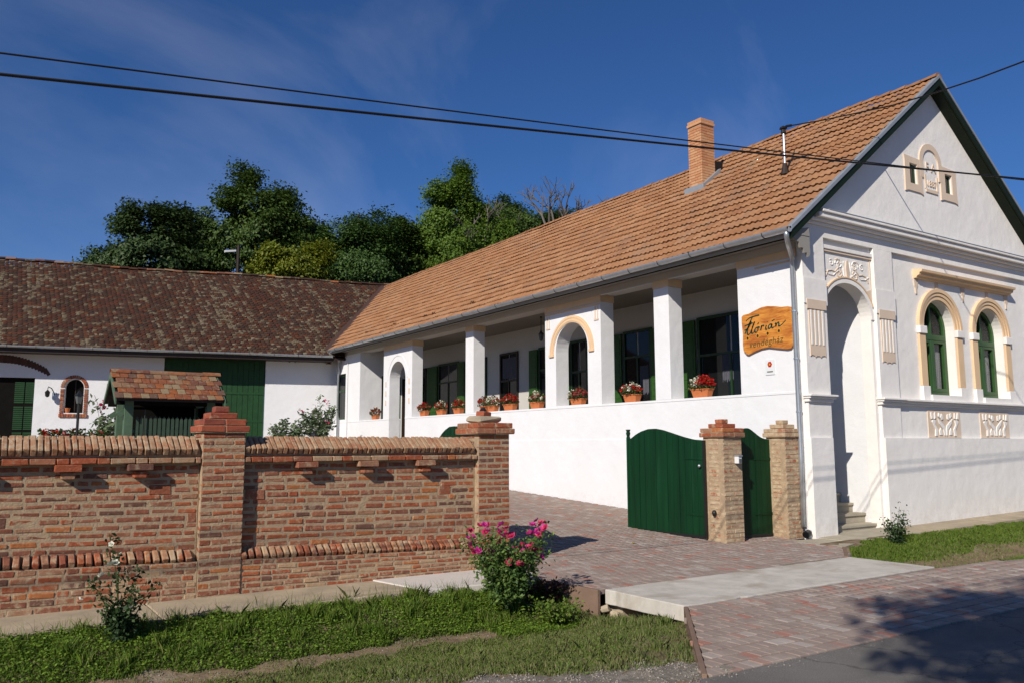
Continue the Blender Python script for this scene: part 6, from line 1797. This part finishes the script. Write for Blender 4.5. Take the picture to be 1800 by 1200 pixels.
# dark-leaved plants behind the pink rose
base = (6.10, 8.38, -0.16)
shrub("coral_bells", "low purple leaved plant at the drive kerb", base, canes(14, 0.24, 0.20, 0.2, 0.03), None, L_PURPLE, 0.026, 420, "plant", spread=0.04)
base = (5.88, 8.62, -0.14)
shrub("coral_bells", "small dark leaved plant half hidden behind the pink rose", base, canes(10, 0.20, 0.16, 0.2, 0.03), None, L_PURPLE, 0.024, 240, "plant", spread=0.04)
base = (5.78, 7.90, -0.30)
shrub("ground_shrub", "low green plant in the pink rose's shade", base, canes(16, 0.24, 0.34, 0.2, 0.03), None, L_GRASS, 0.022, 900, "plant", spread=0.05)
base = (20.6, 9.3, 0.1)
shrub("rose_bush", "bare looking rose tips at the picture's right edge", (20.15, 8.75, 0.0), canes(9, 1.12, 0.45), None, L_PURPLE, 0.03, 260, spread=0.05, low=0.4)
# oleanders and bedding behind the wall
def oleander(label, base, h, w, n, flowers, lm=L_OLE):
    st = canes(16, h, w, 0.3, 0.06)
    t = shrub("oleander", label, base, st, None, lm, 0.075, n, "shrub", BARK, "oleanders in the yard", 0.11, 0.016, 0.35, 0.2)
    if flowers:
        P = []
        for _ in range(flowers):
            s = random.choice(st); P.append(np.array(base) + np.array(s[-1]) + rng.normal(0, 0.05, 3))
        P = (np.array(P)[:, None, :] + rng.normal(0, 0.05, (len(P), 7, 3))).reshape(-1, 3)
        leaf_cloud("blossoms", P, 0.045, F_PINK, t, up=0.1, aspect=0.9, origin=base)
    return t
oleander("tall grey green oleander with pink flowers left of the well house", (3.55, 26.0, 0.7), 2.35, 0.75, 1500, 6)
oleander("low bushy oleander without flowers before the barn wall", (9.75, 29.5, 0.9), 1.75, 0.75, 2200, 0)
oleander("taller oleander with pink blossoms beside the barn corner", (10.85, 29.5, 0.9), 2.45, 0.75, 2000, 6)
for k, (a, b, lab) in enumerate(((1.55, 1.95, "left clump of red and green bedding flowers above the wall"), (2.02, 2.45, "middle clump of orange bedding flowers above the wall by the lamp post"), (2.5, 3.0, "mostly green clump of bedding plants above the wall"))):
    base = ((a + b) / 2, 24.0, 0.6)
    t = thing("bedding_plant", lab, "plant", base, "bedding plants behind the wall")
    MB().box(a, b, 23.8, 24.2, 0.6, 1.75).build("planter", OLDCONC, t)
    m = 500
    c = np.stack([rng.uniform(a - .05, b + .05, m), rng.uniform(23.75, 24.25, m), 1.75 + 0.42 * rng.uniform(0, 1, m) * (0.7 + 0.3 * np.sin(9 * rng.uniform(0, 1, m)))], 1)
    leaf_cloud("foliage", c, 0.05, L_MID, t, up=0.3, origin=base)
    m = (40, 50, 12)[k]
    c = np.stack([rng.uniform(a, b, m), rng.uniform(23.72, 24.0, m), 1.75 + rng.uniform(0.15, 0.40, m)], 1)
    leaf_cloud("blossoms", c, 0.045, F_SALMON if k else F_RED, t, up=0.1, aspect=0.9, origin=base)
# fallen leaf
lf = MB().add([(0, 0, 0.012), (0.06, 0.03, 0.028), (0.13, 0.0, 0.012), (0.06, -0.04, 0.03), (0.06, 0, 0.006)], [(0, 1, 4), (1, 2, 4), (2, 3, 4), (3, 0, 4)]).build("fallen_leaf", YLEAF)
lf.location = (9.62, 10.85, 0.045); lf.rotation_euler = (0, 0, 0.6)
tag(lf, "single yellow leaf lying on the paved drive", "leaf")

# ================================================================== trees
def tree(name, label, base, blobs, nclump, per, lsize, mat, crad=0.6, trunk_r=0.25, limbs=14, up=0.25, group="trees behind the barn", bark=BARK, shell=0.55):
    """blobs: (dx, dy, z, rx, ry, rz, weight): clumps of leaves fill these volumes, mostly towards their skins"""
    if group: per, lsize = int(per * 1.5), lsize * 0.80
    t = thing(name, label, "tree", base, group)
    bx = Vector(base)
    extra = []
    for b in blobs:                       # smaller side crowns break up the outline
        for _ in range(4):
            d = rng.normal(size=3); d[2] = abs(d[2]) * 0.8; d /= np.linalg.norm(d); k = rng.uniform(0.28, 0.45)
            extra.append((b[0] + d[0] * b[3] * 0.95, b[1] + d[1] * b[4] * 0.95, b[2] + d[2] * b[5] * 0.95, b[3] * k, b[4] * k, b[5] * k, b[6] * 0.16))
    blobs = list(blobs) + extra
    W_ = np.array([b[6] for b in blobs], float); W_ /= W_.sum()
    cl = []
    for _ in range(nclump):
        b = blobs[rng.choice(len(blobs), p=W_)]
        d = rng.normal(size=3); d /= np.linalg.norm(d)
        r = (shell + (1 - shell) * rng.random()) if rng.random() < 0.8 else rng.random() ** 0.5
        cl.append(np.array([b[0] + d[0] * b[3] * r, b[1] + d[1] * b[4] * r, b[2] + d[2] * b[5] * r]))
    cl = np.array(cl) + np.array(base)
    size = crad * rng.uniform(0.5, 1.3, nclump)
    P = (cl[:, None, :] + np.clip(rng.normal(size=(nclump, per, 3)), -1.7, 1.7) * size[:, None, None] * np.array([1, 1, 0.6])).reshape(-1, 3)
    out = np.repeat(cl - (np.array(base) + np.array([0, 0, np.mean([b[2] for b in blobs])])), per, 0)
    out = out / (np.linalg.norm(out, axis=1, keepdims=True) + 1e-6) * 1.1
    leaf_cloud("crown", P, lsize, mat, t, up=up, out=out, origin=base)
    zmean = np.mean([b[2] for b in blobs]); ztop = max(b[2] for b in blobs)
    mb = MB()
    tp = [bx, bx + Vector((0.1, 0, zmean * 0.35)), bx + Vector((-0.05, 0.1, zmean * 0.75)), bx + Vector((0, 0, ztop))]
    mb.tube(tp, [trunk_r, trunk_r * 0.8, trunk_r * 0.5, trunk_r * 0.12], 8)
    for i in rng.choice(nclump, min(limbs, nclump), replace=False):
        e = Vector(cl[i]); f = random.uniform(0.35, 0.8)
        s = bx + Vector((0, 0, zmean * f)); mid = s.lerp(e, 0.5) + Vector((0, 0, 0.3))
        mb.tube([s, mid, e], [trunk_r * 0.35, trunk_r * 0.2, 0.02], 5)
    mb.build("trunk", bark, t, origin=base)
    return t
Z0 = 1.3
tree("broadleaf_tree", "dark rounded tree at the left end of the row behind the barn", (8.2, 50, Z0), [(0, 0, 9.8, 2.6, 2.4, 3.0, 4), (-1.0, 0, 12.4, 1.0, 1.0, 1.5, 1.2), (0.9, 0, 12.8, 1.1, 1.0, 1.5, 1.4), (-2.0, 0, 9.3, 1.0, 1.2, 1.5, 1), (2.0, 0, 11.0, 0.9, 1, 1.5, 1)], 330, 95, 0.13, L_DARK, 0.40)
tree("broadleaf_tree", "tallest dark green tree with a pointed left top behind the barn", (14.2, 51, Z0), [(0, 0, 10.8, 3.4, 2.8, 3.4, 5), (0.4, 0, 14.8, 2.2, 1.8, 2.0, 2.6), (-0.6, 0, 16.6, 0.7, 0.8, 1.0, .6), (-2.9, 0, 12.0, 1.0, 1.2, 2.0, 1.5), (2.8, 0, 13.2, 1.5, 1.5, 2.3, 2.2), (1.6, 0, 15.8, 1.0, 1.0, 1.2, .9)], 460, 100, 0.13, L_OAK, 0.43)
tree("broadleaf_tree", "low yellow green tree in front of the dark trees, just above the barn ridge", (15.3, 46.5, Z0), [(-0.4, 0, 10.0, 1.6, 1.3, 1.5, 2), (1.3, 0, 11.1, 0.7, 0.8, 1.5, .9), (-1.2, 0, 11.0, 0.7, 0.8, .8, .6)], 150, 80, 0.12, L_YEL, 0.32, trunk_r=0.15)
tree("broadleaf_tree", "feathery mid green tree right of the yellow one", (20.6, 49.5, Z0), [(0, 0, 11.0, 2.5, 2.0, 3.2, 4), (-1.2, 0, 13.6, 1.1, 1.0, 1.5, 1.2), (1.2, 0, 13.8, 1.4, 1.1, 1.8, 1.6), (0, 0, 8.5, 2.6, 2, 1.6, 1)], 340, 85, 0.12, L_MID, 0.44)
tree("broadleaf_tree", "dense dark green tree between the feathery tree and the lime one", (24.0, 50.5, Z0), [(0, 0, 11.5, 2.0, 1.8, 3.6, 4), (0.2, 0, 14.7, 1.5, 1.2, 1.3, 1.4), (-1.4, 0, 9.5, 1.4, 1.2, 2.0, 1)], 300, 90, 0.125, L_OAK, 0.42)
tree("broadleaf_tree", "tall lime green tree with a narrow top near the house roof", (28.2, 49.5, Z0), [(-0.8, 0, 13.4, 2.0, 1.6, 3.0, 3.4), (0.0, 0, 17.4, 1.2, 1.0, 1.6, 1.6), (0.1, 0, 19.3, 0.6, 0.6, 0.9, .6), (-1.6, 0, 17.6, 0.9, .9, 1.0, 1.0), (2.4, 0, 14.8, 1.8, 1.4, 2.0, 2.2), (1.5, 0, 16.8, 1.0, 1.0, 1.0, .9), (-2.2, 0, 15.4, 0.9, 1.0, 1.3, .9)], 460, 80, 0.115, L_LIME, 0.37)
tree("broadleaf_tree", "dark low tree at the foot of the bare tree", (32.6, 51, Z0), [(0, 0, 14.3, 2.4, 1.8, 3.6, 3), (-1.3, 0, 15.6, 1.0, 1, 1.6, 1)], 230, 85, 0.12, L_OAK, 0.42)
tree("broadleaf_tree", "dark green tree partly behind the house ridge", (37.2, 52, Z0), [(-1.8, 0, 16.2, 2.0, 1.6, 2.6, 2), (2.4, 0, 17.2, 2.4, 1.6, 2.2, 2), (0, 0, 14, 3.6, 2, 2.9, 2)], 340, 80, 0.12, L_OAK, 0.45)
tree("broadleaf_tree", "dark tree filling the gap above the middle of the barn", (17.8, 54, Z0), [(0, 0, 11.5, 2.6, 2, 3.6, 3), (0.6, 0, 14.8, 1.3, 1.0, 1.4, 1)], 240, 90, 0.13, L_DARK, 0.45)
tree("broadleaf_tree", "small olive tree between the leftmost tree and the tallest one", (10.9, 52, Z0), [(0, 0, 10.5, 1.6, 1.5, 2.6, 3), (0.3, 0, 12.6, 1.0, 1.0, 1.3, 1)], 170, 90, 0.13, L_OAK, 0.42)
for k, (x_, y_, z_, w_, h_, lab) in enumerate(((16.9, 53, 9.8, 2.2, 3.0, "low dark tree behind the yellow green one"), (22.4, 53, 12.2, 2.0, 3.2, "dark tree seen between two greener crowns, left of the lime tree"), (26.2, 53.5, 12.6, 2.0, 3.4, "shadowy tree behind the lime tree's lower branches"), (31.2, 53.5, 14.8, 2.0, 3.2, "dark crown just right of the lime tree"), (35.0, 54, 16.4, 2.2, 3.0, "dark crown below the bare tree's branches"), (6.4, 52, 9.0, 1.6, 2.4, "small dark tree at the far left of the tree row"))):
    tree("broadleaf_tree", lab, (x_, y_, Z0), [(0, 0, z_, w_, 1.8, h_, 3), (0.4, 0, z_ + h_ * 0.75, w_ * 0.5, 1.0, h_ * 0.35, 1)], 190, 80, 0.125, (L_OAK, L_DARK)[k % 2], 0.42)
# bare tree
def bare_tree(name, label, base, h, spread, seed):
    t = thing(name, label, "tree", base, "trees behind the barn")
    rs = random.Random(seed); mb = MB()
    def grow(p, d, L, r, lev):
        e = p + d * L
        m = p.lerp(e, 0.5) + Vector((rs.uniform(-1, 1), rs.uniform(-1, 1), rs.uniform(-.3, .3))) * L * 0.06
        mb.tube([p, m, e], [r, r * 0.8, r * 0.6], 5 if lev > 1 else 7, cap=False)
        if lev >= 5: return
        for k in range(rs.choice((2, 3, 3))):
            nd = (d + Vector((rs.uniform(-1, 1), rs.uniform(-1, 1), rs.uniform(-.2, .6))) * spread).normalized()
            grow(p.lerp(e, rs.uniform(0.55, 1.0)), nd, L * rs.uniform(0.55, 0.8), r * 0.6, lev + 1)
    grow(Vector(base), Vector((0.02, 0, 1)), h * 0.42, 0.30, 0)
    mb.build("branches", DEADWOOD, t, origin=base)
bare_tree("bare_tree", "leafless grey tree rising against the sky near the roof", (36.2, 49, 11.5), 11.0, 0.8, 5)
bare_tree("bare_tree", "dead grey branches around the lime tree's top", (29.9, 50.0, 9.5), 11.5, 0.85, 11)
# street lamp far behind
up_ = thing("street_lamp", "wooden pole with a white street lamp head above the barn ridge", "street lamp", (12.1, 46.4, Z0))
MB().tube([(12.1, 46.4, Z0), (12.1, 46.4, 12.9)], [0.14, 0.09], 8).build("pole", BROWNWOOD, up_)
MB().prism([(11.35, 12.40), (11.95, 12.52), (11.95, 12.62), (11.35, 12.52)], GY, 46.3, 46.45).build("lamp_head", PLASTIC, up_)
MB().tube([(11.95, 46.4, 12.56), (12.1, 46.4, 12.5)], 0.03, 6).build("arm", ZINC, up_)
# roadside tree on the near side of the street: its shade falls over the apron
tree("roadside_tree", "leafy roadside tree standing across the street, shading the apron", (-3.4, -2.75, -0.1), [(0, 0, 8.2, 2.3, 1.7, 1.7, 3), (0.7, 0.7, 7.3, 1.5, 1.2, 1.0, 1.4), (-0.6, -0.5, 9.8, 1.3, 1.1, 1.0, 1), (0.2, 1.3, 8.6, 0.9, 0.8, 0.8, .8)], 140, 55, 0.085, L_MID, 0.27, trunk_r=0.17, limbs=26, group=None)

# ================================================================== overhead cables
def cable(name, label, pts, r):
    P = [Vector(p) for p in pts]
    o = MB().tube(P, r, 6).build(name, WIRE)
    tag(o, label, "cable", "overhead cables above the street")
def line(fy, knots, x0=-14, x1=34, n=60):
    kx = [k[0] for k in knots]; kz = [k[1] for k in knots]
    co = np.polyfit(kx, kz, 2)
    return [(x, fy(x), float(np.polyval(co, x))) for x in np.linspace(x0, x1, n)]
cable("overhead_cable", "thicker lower cable crossing the picture from upper left", line(lambda x: 6.55 - .05 * (x - 9), [(0.03, 4.443), (1.22, 4.588), (2.67, 4.753), (4.48, 4.950), (6.81, 5.178), (9.90, 5.488), (14.23, 6.016)]), 0.0128)
cable("overhead_cable", "thinner upper cable converging with the lower one at right", line(lambda x: 6.63 - .05 * (x - 9), [(0.02, 4.628), (1.23, 4.772), (2.69, 4.927), (4.53, 5.102), (6.89, 5.288), (10.01, 5.535), (14.38, 6.051)]), 0.0078)
cable("service_cable", "slack service cable from the roof mast past the gable peak", [(15.12, 11.62, 8.88), (14.95, 10.6, 8.63), (14.99, 9.8, 8.52), (14.78, 8.8, 8.30), (14.59, 7.9, 8.16), (14.25, 6.9, 7.98), (14.0, 6.06, 7.88), (13.4, 3.5, 7.75), (12.4, -1.5, 7.9)], 0.014)
MB().tube([(15.11, 11.58, 8.87), (15.08, 11.42, 8.83)], 0.03, 8).build("strain_insulator", BLACK, ms)
